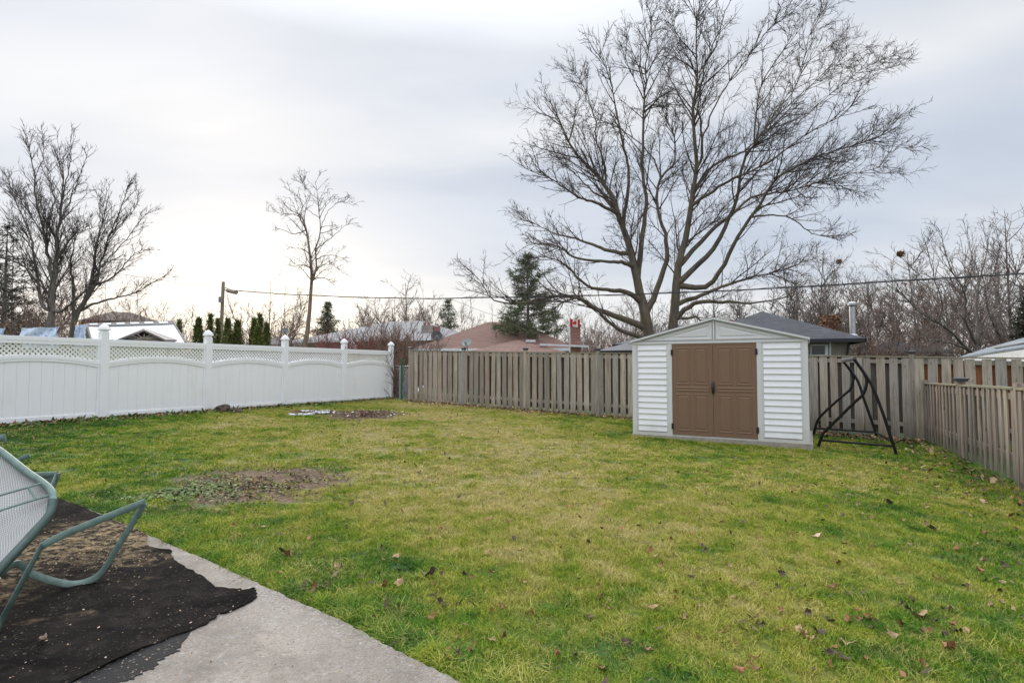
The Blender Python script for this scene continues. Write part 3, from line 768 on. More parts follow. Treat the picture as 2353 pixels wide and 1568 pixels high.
# gable panels
for sgn in (-1, 1):
    def gp(uc, z): return (SW / 2 + sgn * uc, z)
    x_out = SW / 2 - 0.10; x_in = 0.028
    slope = (PH - EH) / (SW / 2)
    def tri(inset, y):
        zi = EH + 0.018 + inset * 0.8
        xi = x_in + inset
        zt = PH - 0.035 - slope * xi - inset * 1.05
        xo = (PH - 0.035 - inset * 1.05 - zi) / slope
        return [(SW / 2 + sgn * xi, y, zi), (SW / 2 + sgn * xo, y, zi), (SW / 2 + sgn * xi, y, zt)]
    g = MB(); g.frus(tri(0, 0.014), tri(0.0, -0.004)); g.frus(tri(0.0, -0.004), tri(0.012, -0.018)); g.frus(tri(0.012, -0.018), tri(0.045, -0.018))
    g.frus(tri(0.045, -0.018), tri(0.060, -0.005)); g.frus(tri(0.060, -0.005), tri(0.085, -0.005)); g.frus(tri(0.085, -0.005), tri(0.10, -0.016)); g.cap(tri(0.10, -0.016))
    g.build('gable_panel', M['shed_trim'], SH)
    # sloping barge trim
    xo = -0.035 if sgn < 0 else SW + 0.035
    MB().prism([(xo, -0.062, EH - .012), (SW / 2, -0.062, PH - .006), (SW / 2, -0.062, PH + .034), (xo, -0.062, EH + .026)], (0, 0.010, 0)).build('barge_board', M['shed_trim'], SH)
MB().box(SW / 2 - .014, SW / 2 + .014, -0.030, 0.012, EH + .005, PH - .03).build('gable_divider', M['shed_trim'], SH)
# doors
MB().box(U(.25) + .002, U(.7355) - .002, -0.012, 0.013, 0.0, 0.028).build('threshold', M['shed_trim'], SH)
for d_i, (a_, b_) in enumerate(((0.2515, 0.4920), (0.4940, 0.7345))):
    x0, x1 = U(a_), U(b_); wd = x1 - x0; ya = -0.016; zt = EH - .048
    dr = MB().box(x0, x1, ya, 0.012, 0.030, zt).build('door', M['door'], SH)
    e_ = MB()
    for (p0, p1) in ((0.0, 0.022), (wd - 0.022, wd)): e_.box(x0 + p0 + .0005, x0 + p1 - .0005, ya - 0.005, ya - .0002, 0.032, zt - .002)
    e_.box(x0 + .0225, x1 - .0225, ya - .005, ya - .0002, zt - .024, zt - .002); e_.box(x0 + .0225, x1 - .0225, ya - .005, ya - .0002, 0.032, 0.052)
    e_.build('door_edge', M['door'], dr)
    pw_ = wd * 0.355
    for cx_ in (x0 + wd * 0.275, x0 + wd * 0.715):
        for (zb_, zt_) in ((1.03, zt - 0.075), (0.115, 0.845)):
            def rg(i, y, r=0.0): return [(cx_ - pw_ / 2 + i, y, zb_ + i), (cx_ + pw_ / 2 - i, y, zb_ + i), (cx_ + pw_ / 2 - i, y, zt_ - i), (cx_ - pw_ / 2 + i, y, zt_ - i)]
            pn = MB(); pn.frus(rg(0, ya - .0002), rg(0.008, ya - 0.008)); pn.frus(rg(0.008, ya - .008), rg(0.018, ya - 0.008)); pn.frus(rg(0.018, ya - .008), rg(0.032, ya - 0.0015))
            pn.frus(rg(0.032, ya - .0015), rg(0.044, ya - .0015)); pn.frus(rg(0.044, ya - .0015), rg(0.056, ya - .009)); pn.cap(rg(0.056, ya - .009))
            pn.build('door_panel', M['door'], dr)
    for zr in (0.900, 0.955):
        rr = MB().prism([(x0 + wd * .095, ya - .0002, zr), (x0 + wd * .095, ya - .011, zr + .006), (x0 + wd * .095, ya - .011, zr + .014), (x0 + wd * .095, ya - .0002, zr + .026)], (wd * 0.80, 0, 0))
        rr.build('door_ridge', M['door'], dr)
    hx = x0 - 0.022 if d_i == 0 else x1 - 0.020
    for hz in (0.20, zt - .17):
        h_ = MB().box(hx, hx + 0.042, ya - .017, ya - .006, hz - .055, hz + .055); h_.tube([(hx + .021, ya - .019, hz - .055), (hx + .021, ya - .019, hz + .055)], .008)
        h_.build('hinge', M['black'], dr)
hx = U(0.493)
hm = MB(); hm.tube([(hx, -0.022, 0.86), (hx, -0.040, 0.89), (hx, -0.052, 0.95), (hx, -0.052, 1.0), (hx, -0.040, 1.06), (hx, -0.022, 1.09)], [.018, .026, .032, .032, .026, .018], 10, 0.9)
hm.build('handle', M['black'], SH, smooth=True)

# ================================================================== SWING FRAME
SWF = thing('swing_frame', 'empty black steel garden swing frame without its seat beside the shed', 'swing frame', G(1960, 1020)); SWF['_w'] = 1
def rows(pts, A, B): return [VPl(x, y, A, B) for x, y in pts]
nA, nB = G(1878.7, 1027), G(2058.5, 1044); fA, fB = P(1868, 996.8, 12.15), P(2012.8, 1001, 11.45)
near_back = rows([(1962.5, 824.6), (1987, 859.6), (2003.7, 887), (2026.5, 945), (2044.8, 999.8), (2054, 1027), (2058.5, 1044)], nA, nB)
near_s = rows([(1962.5, 826), (1984, 856), (1989.6, 868), (1990.6, 880), (1985, 901), (1976, 912), (1959.5, 926.7), (1922.9, 963), (1900, 985), (1890, 997), (1884, 1012), (1878.7, 1027)], nA, nB)
far_back = rows([(1936.6, 829), (1956.4, 853.5), (1971.7, 878), (1983.9, 914.5), (1999, 957), (2011, 990.7), (2012.8, 1001)], fA, fB)
far_s = rows([(1936.6, 829.5), (1954, 852), (1960, 866), (1959, 876), (1953.4, 893), (1944, 902), (1929, 914.5), (1901.6, 938.9), (1884, 957), (1876, 970), (1872, 984), (1868, 996.8)], fA, fB)
for nm, pts in (('leg', near_back), ('leg', near_s), ('leg', far_back), ('leg', far_s)):
    pts = [Vector(q) for q in bez(pts, 34)]
    MB().tube(pts, 0.027, 8).build(nm, M['black_metal'], SWF, True)
nb_ = rows([(1886, 1010.5), (2051, 1024)], nA, nB); fb_ = rows([(1874, 983), (2009.8, 992)], fA, fB)
for a_, b_ in ((nb_[0], nb_[1]), (fb_[0], fb_[1]), (fb_[1], VPl(2048, 1012, nA, nB))): MB().tube([a_, b_], 0.022, 6).build('base_bar', M['black_metal'], SWF)
MB().tube([far_back[0] + Vector((0, 0, .01)), near_back[0] + Vector((0, 0, .01))], 0.04, 8).build('top_bar', simple('worn_dark_grey_steel', (0.12, 0.11, 0.105), 0.4, 0.2), SWF, True)

# ================================================================== OVERTURNED PATIO CHAIR
CH = thing('patio_chair', 'overturned green metal patio chair with grey mesh sling on the black mat', 'chair', G(207, 1357, 0.03)); CH['_w'] = 1
def PP(l): return [P(x, y, z) for x, y, z in l]
def smooth_tube(l, r, n, nm, mt, flat=1.0, sides=10):
    MB().tube([Vector(q) for q in bez(PP(l), n)], r, sides, flat).build(nm, mt, CH, True)
smooth_tube([(-170, 930, 3.55), (-60, 997, 3.5), (0, 1035, 3.46), (60, 1082, 3.42), (98, 1108, 3.4), (118, 1128, 3.37), (122, 1150, 3.32)], 0.0205, 30, 'seat_rim', M['chair'])
smooth_tube([(122, 1148, 3.32), (114, 1178, 3.27), (80, 1220, 3.18), (0, 1307, 3.0), (-120, 1440, 2.75)], 0.024, 24, 'back_rim', M['chair_dark'])
nu, nv = 26, 26; up_, lo_l = bez(PP([(-150, 945, 3.55), (-60, 1003, 3.5), (0, 1041, 3.46), (60, 1089, 3.42), (104, 1122, 3.38)]), nu), bez(PP([(-150, 1466, 2.72), (-60, 1368, 2.88), (0, 1300, 3.0), (60, 1235, 3.13), (112, 1165, 3.27)]), nu)
Vs = np.zeros((nu, nv, 3)); uv = np.zeros((nu, nv, 2))
for i in range(nu):
    for j in range(nv):
        s = j / (nv - 1); q = up_[i] * (1 - s) + lo_l[i] * s
        sag = math.sin(math.pi * s) * 0.05 + 0.008 * math.sin(s * 26 + i * 0.25) * (1 if s > 0.55 else 0.15)
        Vs[i, j] = q + np.array([0, 1, -0.1]) * sag; uv[i, j] = (i / (nu - 1) * 0.75, s)
a = (np.arange(nu - 1)[:, None] * nv + np.arange(nv - 1)[None, :]).ravel()
Vs = Vs.reshape(-1, 3); Vb = Vs + np.array([0.0, 0.006, 0.0]); n0 = len(Vs)
Q1 = np.stack([a, a + nv, a + nv + 1, a + 1], 1); Q2 = (Q1 + n0)[:, ::-1]
so = link('sling', fast_mesh('sling', np.vstack([Vs, Vb]) - np.array(CH.location), np.vstack([Q1, Q2]), M['sling'], True, np.vstack([uv.reshape(-1, 2)] * 2)), CH)
for l in ([(-80, 1160, 3.12), (0, 1137, 3.2), (60, 1120, 3.3), (96, 1109, 3.385)], [(-80, 1200, 3.05), (0, 1172, 3.14), (70, 1150, 3.26), (119, 1136, 3.35)]): smooth_tube(l, 0.0065, 8, 'cross_wire', M['chair'], sides=8)
smooth_tube([(64, 1119, 3.30), (70, 1127, 3.30), (83, 1146, 3.28)], 0.006, 6, 'wire_link', M['chair'], sides=6)
gB = G(-45, 1520, 0.035)
def flatbar(l, nm, n=40, w=0.0215, mt=None, th=0.42): smooth_tube(l, w, n, nm, mt or M['chair'], th, 10)
flatbar([(94, 1254, 3.12), (150, 1226, 3.2), (210, 1201, 3.28), (270, 1177, 3.37), (334, 1151, 3.45)], 'arm_rest', 20)
flatbar([(332, 1153, 3.45), (300, 1208, 3.48), (266, 1262, 3.5), (248, 1293, 3.51), (228, 1319, 3.52), (200, 1335, 3.5), (164, 1341, 3.45), (120, 1333, 3.38), (78, 1320, 3.3), (52, 1308, 3.25)], 'front_leg', 46)
flatbar([(96, 1252, 3.12), (60, 1318, 3.0), (28, 1378, 2.93), (-5, 1440, 2.87), (-45, 1525, gB.y)], 'rear_leg', 18, mt=M['chair_dark'])
flatbar([(70, 1312, 3.28), (38, 1294, 3.22), (0, 1317, 3.12), (-60, 1352, 3.0), (-130, 1390, 2.9)], 'seat_bar', 20)
g0 = [P(178, 1341, 3.5), P(228, 1322, 3.52), P(215, 1350, 3.5), P(205, 1356, 3.5), P(196, 1353, 3.5)]
MB().prism(g0, (0.004, 0.02, 0)).build('foot_gusset', M['chair_dark'], CH)
flatbar([(-40, 1103, 3.85), (40, 1092, 3.9), (130, 1089, 3.95)], 'far_arm', 12, 0.02); flatbar([(129, 1090, 3.95), (121, 1110, 3.9), (100, 1150, 3.8)], 'far_arm_leg', 10, 0.02)
MB().prism([P(88, 1090, 3.94), P(138, 1086, 3.94), P(122, 1126, 3.94), P(112, 1122, 3.94)], (0, .012, 0)).build('far_gusset', M['chair'], CH)
flatbar([(-20, 1085, 3.95), (20, 1066, 4.0), (68, 1045, 4.05)], 'strut', 8, 0.018); flatbar([(-60, 1018, 4.1), (12, 1004, 4.15)], 'upper_strut', 6, 0.03)
flatbar([(20, 1210, 3.5), (55, 1262, 3.5)], 'inner_leg', 6, 0.016, M['chair_dark'])

# ================================================================== TREE TOOLKIT
def tubes_np(P_, R_, sides):
    """P_ (M,n,3) R_ (M,n) -> verts, quads"""
    Mn, n, _ = P_.shape
    T = np.gradient(P_, axis=1); T /= np.linalg.norm(T, axis=2, keepdims=True) + 1e-9
    ref = np.where(np.abs(T[:, :1, 2:3]) > 0.85, np.array([1.0, 0, 0]), np.array([0, 0, 1.0]))
    ref = np.broadcast_to(ref, T.shape)
    u = ref - T * np.sum(ref * T, axis=2, keepdims=True); u /= np.linalg.norm(u, axis=2, keepdims=True) + 1e-9
    w = np.cross(T, u)
    a = 2 * np.pi * np.arange(sides) / sides
    ring = (u[:, :, None, :] * np.cos(a)[None, None, :, None] + w[:, :, None, :] * np.sin(a)[None, None, :, None]) * R_[:, :, None, None]
    V = (P_[:, :, None, :] + ring).reshape(-1, 3)
    m_, i, k = np.meshgrid(np.arange(Mn), np.arange(n - 1), np.arange(sides), indexing='ij')
    b = m_ * n * sides + i * sides; k2 = (k + 1) % sides
    Q = np.stack([b + k, b + k2, b + sides + k2, b + sides + k], -1).reshape(-1, 4)
    return V, Q
def merge(parts):
    vs_, qs, o_ = [], [], 0
    for V, Q in parts:
        vs_.append(V); qs.append(Q + o_); o_ += len(V)
    return np.vstack(vs_), np.vstack(qs)
def unit(v): return v / (np.linalg.norm(v, axis=-1, keepdims=True) + 1e-9)
def spawn(P_, R_, per_m, ratio, n, ang, wander, up, rng, t0=0.15, rk=(0.010, 0.003), tip=0.003, maxlen=9, minlen=0.1, tf=0.45, tb=.85, out=None):
    """grow side branches from an array of parent polylines"""
    seg = np.linalg.norm(np.diff(P_, axis=1), axis=2); L = seg.sum(1)
    cnt = rng.poisson(np.maximum(L * per_m * (1 - t0), 0.3)); idx = np.repeat(np.arange(len(P_)), cnt)
    K = len(idx)
    if K == 0: return None
    t = t0 + (1 - t0) * rng.random(K) ** tb; t = np.minimum(t, 0.985)
    f = t * (P_.shape[1] - 1); i = np.minimum(f.astype(int), P_.shape[1] - 2); fr = (f - i)[:, None]
    a_, b_ = P_[idx, i], P_[idx, i + 1]; start = a_ + (b_ - a_) * fr; T = unit(b_ - a_)
    rp = R_[idx, i] * (1 - fr[:, 0]) + R_[idx, i + 1] * fr[:, 0]
    rv = rng.normal(size=(K, 3))
    if out is not None:    # push side branches away from the tree's axis
        o_ = start - out; o_[:, 2] *= 0.3; rv = rv + unit(o_) * 0.9
    pr = unit(rv - T * np.sum(rv * T, 1, keepdims=True))
    an = np.radians(ang) * (0.7 + 0.6 * rng.random(K))[:, None]
    D = unit(T * np.cos(an) + pr * np.sin(an))
    ln = np.clip(L[idx] * ratio * (1 - tf * t ** 1.2) * (0.45 + 0.85 * rng.random(K)), minlen, maxlen)
    st = (ln / (n - 1))[:, None]; pts = [start]; D0 = T
    for s in range(n - 1):
        D = unit(D + rng.normal(size=(K, 3)) * wander + np.array([0, 0, up]))
        pts.append(pts[-1] + D * st)
    NP_ = np.stack(pts, 1)
    r0 = np.minimum(rp * 0.75, rk[0] * ln + rk[1])
    r0 = np.maximum(r0, tip); RR = r0[:, None] * (1 - np.linspace(0, 1, n)[None, :] ** 0.9) + tip * 0.6
    return NP_, RR
def limbs_from_px(defs, Z, r_list, rng, n=22, jitter=0.02, cut=1.0, rs=1.0):
    """defs: pixel polylines with depth drift; each starts at the nearest point of an earlier one"""
    arr, rad, used = [], [], []
    for (pts, dz, r0, r1) in defs:
        m_ = len(pts); p0 = pts[0]; zd = Z; rr = r0
        if used:
            best = None
            for (qp, q3, qr) in used:
                d = np.hypot(qp[:, 0] - p0[0], qp[:, 1] - p0[1]); k = int(np.argmin(d))
                if best is None or d[k] < best[0]: best = (d[k], q3[k], qr[k], qp[k])
            zd = best[1][1]; rr = min(r0, best[2] * 0.85); start3 = best[1]
        w3 = []
        for k, (x, y) in enumerate(pts):
            u = k / (m_ - 1); w3.append(tuple(P(x, y, zd + dz * u ** 1.1)))
        if used: w3[0] = tuple(start3)
        c = bez([Vector(q) for q in w3], n * 4)[:int(n * 4 * cut)]; c = c[np.linspace(0, len(c) - 1, n).astype(int)]
        rr = rr * rs if not used else rr
        L = np.linalg.norm(np.diff(c, axis=0), axis=1).sum()
        c[1:-1] += rng.normal(size=(n - 2, 3)) * jitter * np.array([1, 1, 0.6])
        R = rr + (r1 - rr) * np.linspace(0, 1, n) ** 0.58
        px = np.array([[(q[0] - 0) / q[1] * F + CX, 0] for q in c]);
        # project properly
        d = c - np.array(CAM); zc_ = d @ np.array(FWD); px = np.stack([d[:, 0] / zc_ * F + CX, CY - (d @ np.array(UP)) / zc_ * F], 1)
        arr.append(c); rad.append(R); used.append((px, c, R))
    return np.array(arr), np.array(rad)

def build_tree(name, label, base, limbs, radii, trunk_ids, levels, mats, rng, group=None, part='limb', skip_t=None):
    T = thing(name, label, 'tree', base, 0, group)
    b = np.array(base); axis = b.copy()
    V, Q = merge([tubes_np(limbs[i:i + 1], radii[i:i + 1], 12) for i in trunk_ids])
    link('trunk', fast_mesh('trunk', V - b, Q, mats[0], True), T)
    for i in range(len(limbs)):
        if i in trunk_ids: continue
        V, Q = tubes_np(limbs[i:i + 1], radii[i:i + 1], 8)
        link(part, fast_mesh(part, V - b, Q, mats[0], True), T)
    cur = (limbs, radii); out_ = []
    for li, lv in enumerate(levels):
        r = spawn(cur[0], cur[1], rng=rng, out=axis if li == 0 else None, **lv)
        if r is None: break
        out_.append(tubes_np(r[0], r[1], 5 if li == 0 else 3)); cur = r
        if li == 0: 
            V, Q = out_.pop(); link('branches', fast_mesh('branches', V - b, Q, mats[1], True), T)['kind'] = 'stuff'
    V, Q = merge(out_)
    link('crown', fast_mesh('crown', V - b, Q, mats[1], False), T)['kind'] = 'stuff'
    return T

def T_(l): return [(1102.5 + x / 1.94, y / 1.94) for x, y in l]
rng = np.random.default_rng(5)
mz = 19.0
maple = [
 ([(1512, 925), (1500, 880), (1494, 820)] + T_([(758, 1500), (735, 1390), (710, 1300), (692, 1200), (668, 1100), (635, 1000), (600, 900), (562, 830), (500, 760), (425, 680), (372, 580), (330, 500), (230, 455)]), 0.6, 0.33, 0.012),
 ([(1524, 925), (1536, 880), (1545, 820)] + T_([(858, 1480), (868, 1380), (878, 1250), (885, 1180), (908, 1080), (930, 960), (950, 850), (960, 740), (955, 600), (948, 480), (965, 360), (960, 200), (965, 60), (955, -60)]), -0.5, 0.31, 0.012),
 (T_([(705, 1230), (716, 1100), (735, 980), (740, 870), (725, 740), (728, 600), (732, 450), (740, 330), (745, 240), (765, 120), (740, 0)]), 1.6, 0.15, 0.010),
 (T_([(640, 1010), (652, 880), (662, 760), (640, 650), (615, 540), (590, 400), (560, 300), (510, 170)]), -1.8, 0.12, 0.008),
 (T_([(562, 830), (558, 740), (522, 640), (512, 530), (480, 430), (440, 350), (385, 290)]), 1.2, 0.08, 0.007),
 (T_([(672, 1130), (590, 1120), (500, 1090), (420, 1060), (330, 1040), (250, 1000), (140, 960)]), 2.4, 0.10, 0.007),
 (T_([(600, 950), (520, 905), (440, 880), (360, 825), (280, 780), (160, 730)]), -2.6, 0.10, 0.007),
 (T_([(690, 1200), (640, 1170), (560, 1165), (430, 1150), (350, 1100), (260, 1085), (150, 1120)]), -3.2, 0.10, 0.007),
 (T_([(725, 1370), (650, 1300), (560, 1290), (470, 1270), (400, 1200), (320, 1150), (220, 1140)]), -2.0, 0.13, 0.008),
 (T_([(738, 1450), (610, 1410), (510, 1370), (420, 1320), (300, 1325), (180, 1350), (60, 1335), (0, 1250), (-70, 1190)]), 1.8, 0.14, 0.008),
 (T_([(757, 1500), (680, 1490), (620, 1468), (540, 1400), (470, 1340), (400, 1330), (300, 1400), (200, 1430)]), -3.0, 0.12, 0.008),
 (T_([(728, 1390), (790, 1290), (830, 1160), (822, 1040), (792, 930), (800, 800), (870, 720), (862, 600), (820, 520), (790, 400)]), 1.0, 0.14, 0.008),
 (T_([(958, 760), (990, 690), (985, 560), (975, 450), (1000, 300), (1040, 200), (1090, 60), (1140, -50)]), -2.0, 0.12, 0.009),
 (T_([(895, 1270), (960, 1190), (1040, 1110), (1100, 1000), (1140, 900), (1155, 800), (1180, 700), (1222, 640), (1225, 520), (1270, 350), (1360, 210), (1440, 60)]), -2.0, 0.20, 0.009),
 (T_([(1215, 650), (1310, 510), (1400, 400), (1440, 280), (1480, 120), (1550, 0)]), 1.0, 0.10, 0.008),
 (T_([(905, 1190), (980, 1080), (1060, 1000), (1130, 950), (1200, 885), (1300, 860), (1360, 855), (1480, 820), (1600, 780), (1750, 755), (1900, 700)]), 2.4, 0.15, 0.008),
 (T_([(905, 1310), (1000, 1280), (1075, 1200), (1130, 1090), (1200, 980), (1290, 840), (1330, 790), (1480, 705), (1620, 660), (1750, 620), (1880, 560)]), -3.2, 0.17, 0.008),
 (T_([(1185, 990), (1270, 960), (1380, 970), (1480, 1040), (1560, 1050), (1620, 1080)]), 1.0, 0.06, 0.006),
 (T_([(885, 1370), (1000, 1310), (1100, 1270), (1200, 1240), (1300, 1215), (1440, 1170), (1540, 1140)]), 2.8, 0.10, 0.007),
 (T_([(872, 1410), (960, 1350), (1080, 1345), (1200, 1350), (1350, 1330), (1480, 1280)]), -2.2, 0.12, 0.007),
 (T_([(1225, 640), (1400, 560), (1500, 470), (1600, 390), (1720, 300), (1840, 250)]), 2.0, 0.09, 0.007),
 (T_([(945, 830), (1040, 740), (1150, 685), (1220, 640), (1300, 540), (1420, 430), (1560, 300), (1660, 160)]), 3.6, 0.08, 0.006),
 (T_([(950, 900), (1040, 850), (1120, 800), (1200, 770), (1320, 700), (1450, 600), (1600, 520), (1700, 430)]), -4.0, 0.08, 0.006),
 (T_([(985, 600), (1060, 450), (1130, 340), (1200, 250), (1290, 130), (1400, 20)]), -3.0, 0.08, 0.007),
 (T_([(870, 1400), (930, 1418), (960, 1412), (1000, 1430), (1060, 1400)]), -1.5, 0.06, 0.02),
 (T_([(800, 800), (770, 700), (690, 620), (600, 560), (480, 520), (380, 520), (290, 560)]), 3.5, 0.06, 0.006),
 (T_([(735, 450), (690, 360), (640, 250), (600, 120)]), -2.5, 0.05, 0.006),
 (T_([(960, 380), (900, 260), (860, 120), (830, 0)]), 2.0, 0.06, 0.006),
 (T_([(620, 960), (560, 890), (500, 850), (430, 780), (350, 700), (260, 640)]), 3.2, 0.07, 0.006),
]
lm, rd = limbs_from_px(maple, mz, None, rng, 26, 0.02, .95)
LV = [dict(per_m=5.4, ratio=0.32, n=9, ang=34, wander=0.085, up=0.035, t0=0.26, rk=(0.009, 0.004), tip=0.005, maxlen=2.6, minlen=0.9, tf=.58, tb=.58),
      dict(per_m=5.6, ratio=0.46, n=5, ang=38, wander=0.15, up=0.03, t0=0.12, rk=(0.0055, 0.003), tip=0.0045, maxlen=1.5, minlen=0.3),
      dict(per_m=7.0, ratio=0.52, n=4, ang=42, wander=0.20, up=0.02, t0=0.1, rk=(0.004, 0.003), tip=0.0042, maxlen=0.5, minlen=0.16)]
mb0 = P(1518, 925, mz)
build_tree('maple_tree', 'huge bare spreading maple with mossy double trunk rising behind the white shed', (mb0.x, mb0.y, gz(mb0.x, mb0.y)), lm, rd, (0, 1), LV, (M['bark'], M['twig']), rng)

# left pair of stems
def Lz(l): return [(x / 3.047, 257 + y / 3.047) for x, y in l]
LVm = [dict(per_m=6.5, ratio=0.30, n=7, ang=28, wander=0.06, up=0.06, t0=0.2, rk=(0.008, 0.004), tip=0.005, maxlen=2.6, minlen=0.5, tf=.72),
       dict(per_m=6.0, ratio=0.50, n=5, ang=30, wander=0.09, up=0.05, t0=0.12, rk=(0.005, 0.003), tip=0.005, maxlen=1.5, minlen=0.3),
       dict(per_m=5.0, ratio=0.55, n=3, ang=38, wander=0.2, up=0.03, t0=0.15, rk=(0.004, 0.003), tip=0.0046, maxlen=0.55, minlen=0.15)]
ltree = [
 ([(122, 905), (122, 830)] + Lz([(360, 1480), (362, 1300), (385, 1130), (400, 1000), (402, 850), (425, 700), (432, 550), (445, 400), (405, 250), (395, 60)]), 0.8, 0.26, 0.010),
 (Lz([(370, 1180), (335, 1000), (310, 850), (252, 620), (238, 420), (200, 250), (110, 70)]), -1.4, 0.12, 0.008),
 (Lz([(355, 1420), (300, 1360), (265, 1200), (232, 950), (190, 800), (120, 650), (60, 480), (-20, 300)]), 1.6, 0.12, 0.008),
 (Lz([(400, 1030), (460, 930), (520, 860), (600, 830), (690, 780)]), -1.5, 0.08, 0.007),
 (Lz([(430, 740), (500, 600), (560, 450), (640, 220)]), 1.5, 0.08, 0.007),
 (Lz([(310, 820), (380, 640), (340, 450), (300, 280), (310, 90)]), 1.8, 0.07, 0.007),
 (Lz([(232, 950), (150, 850), (60, 740), (-60, 650)]), -2.0, 0.06, 0.006),
 (Lz([(440, 600), (480, 420), (500, 260), (480, 110)]), -1.8, 0.06, 0.006),
 (Lz([(300, 850), (200, 700), (100, 560), (10, 430)]), 2.2, 0.06, 0.006),
 (Lz([(355, 1400), (440, 1390), (540, 1300), (640, 1230)]), -1.0, 0.08, 0.03),
 (Lz([(262, 1190), (160, 1080), (40, 1030), (-80, 960)]), -1.2, 0.05, 0.006),
]
lm, rd = limbs_from_px(ltree, 21.0, None, rng, 20, 0.02, .89, .8)
b0 = P(122, 905, 21.0)
build_tree('bare_tree', 'tallest bare grey tree at the left behind the hanging laundry', (b0.x, b0.y, gz(b0.x, b0.y)), lm, rd, (0,), LVm, (M['bark_grey'], M['twig']), rng)
ltree2 = [
 ([(162, 905), (165, 830)] + Lz([(515, 1480), (590, 1330), (640, 1200), (652, 1080), (682, 950), (712, 780), (750, 640), (790, 430)]), 0.8, 0.24, 0.009),
 (Lz([(600, 1320), (680, 1190), (712, 1050), (760, 880), (830, 720), (890, 560), (900, 440)]), -1.4, 0.11, 0.008),
 (Lz([(700, 1090), (790, 990), (900, 880), (1000, 740), (1090, 670)]), 1.4, 0.08, 0.007),
 (Lz([(640, 1220), (800, 1150), (930, 1000), (1050, 950)]), -1.8, 0.06, 0.006),
 (Lz([(560, 1400), (700, 1330), (850, 1290), (980, 1250), (1080, 1180), (1230, 1130)]), 1.5, 0.07, 0.006),
 (Lz([(500, 1500), (510, 1200), (495, 1080), (520, 900), (515, 740)]), -1.0, 0.09, 0.007),
 (Lz([(690, 900), (700, 760), (700, 620), (720, 500)]), 1.0, 0.06, 0.006),
 (Lz([(760, 860), (840, 800), (930, 690), (1000, 590)]), -1.6, 0.05, 0.006),
 (Lz([(640, 1190), (740, 1060), (830, 1030), (960, 1050)]), 2.0, 0.05, 0.006),
]
lm, rd = limbs_from_px(ltree2, 22.5, None, rng, 20, 0.02, .90, .8)
b0 = P(162, 905, 22.5)
build_tree('bare_tree', 'leaning bare grey tree with a lower crown just right of the tallest left tree', (b0.x, b0.y, gz(b0.x, b0.y)), lm, rd, (0,), LVm, (M['bark_grey'], M['twig']), rng)

# slim crooked tree in the middle left
def Mz(l): return [(514.5 + x / 3.201, 367.5 + y / 3.201) for x, y in l]
mtree = [
 ([(700, 880), (699, 830)] + Mz([(598, 1365), (615, 1250), (622, 1160), (636, 1000), (648, 880), (640, 760), (622, 620), (600, 500), (580, 430), (555, 400), (480, 370), (400, 260), (300, 170)]), 0.8, 0.20, 0.007),
 (Mz([(650, 870), (680, 800), (680, 650), (712, 550), (702, 450), (690, 300), (682, 200), (640, 100)]), -0.9, 0.12, 0.007),
 (Mz([(682, 650), (750, 600), (830, 540), (900, 480), (1000, 455)]), 1.2, 0.06, 0.005),
 (Mz([(602, 520), (520, 545), (420, 510), (330, 490)]), -1.2, 0.05, 0.005),
 (Mz([(684, 735), (760, 700), (850, 712), (930, 770)]), -1.0, 0.05, 0.005),
 (Mz([(665, 830), (730, 770), (810, 780), (900, 850)]), 1.4, 0.045, 0.005),
 (Mz([(655, 910), (715, 865), (780, 890), (820, 950)]), -0.8, 0.035, 0.005),
 (Mz([(706, 500), (750, 400), (850, 310), (990, 350)]), -1.4, 0.05, 0.005),
 (Mz([(580, 430), (500, 400), (400, 390), (270, 370)]), 1.6, 0.04, 0.005),
 (Mz([(632, 690), (560, 650), (450, 650)]), 1.2, 0.035, 0.005),
 (Mz([(640, 790), (560, 770), (500, 800)]), -1.0, 0.03, 0.005),
 (Mz([(690, 300), (600, 200), (550, 110)]), 1.4, 0.03, 0.005),
 (Mz([(700, 450), (600, 350), (520, 250), (430, 200)]), -1.6, 0.04, 0.005),
 (Mz([(700, 400), (760, 300), (830, 260)]), 1.6, 0.035, 0.005),
]
lm, rd = limbs_from_px(mtree, 23.0, None, rng, 18, 0.02, .92, .8)
LVs = [dict(per_m=6.0, ratio=0.34, n=6, ang=46, wander=0.15, up=0.0, t0=0.42, rk=(0.010, 0.003), tip=0.005, maxlen=1.4, minlen=0.4, tf=.65),
       dict(per_m=6.5, ratio=0.5, n=4, ang=42, wander=0.26, up=0.0, t0=0.15, rk=(0.006, 0.003), tip=0.005, maxlen=0.8, minlen=0.2), dict(per_m=4, ratio=0.5, n=3, ang=44, wander=.25, up=0, t0=.1, rk=(.004,.003), tip=.0045, maxlen=.4, minlen=.15)]
b0 = P(700, 880, 23.0)
build_tree('bare_tree', 'slim bare tree with long bent tan trunk standing alone behind the white fence', (b0.x, b0.y, gz(b0.x, b0.y)), lm, rd, (0,), LVs, (M['bark_tan'], M['twig']), rng)

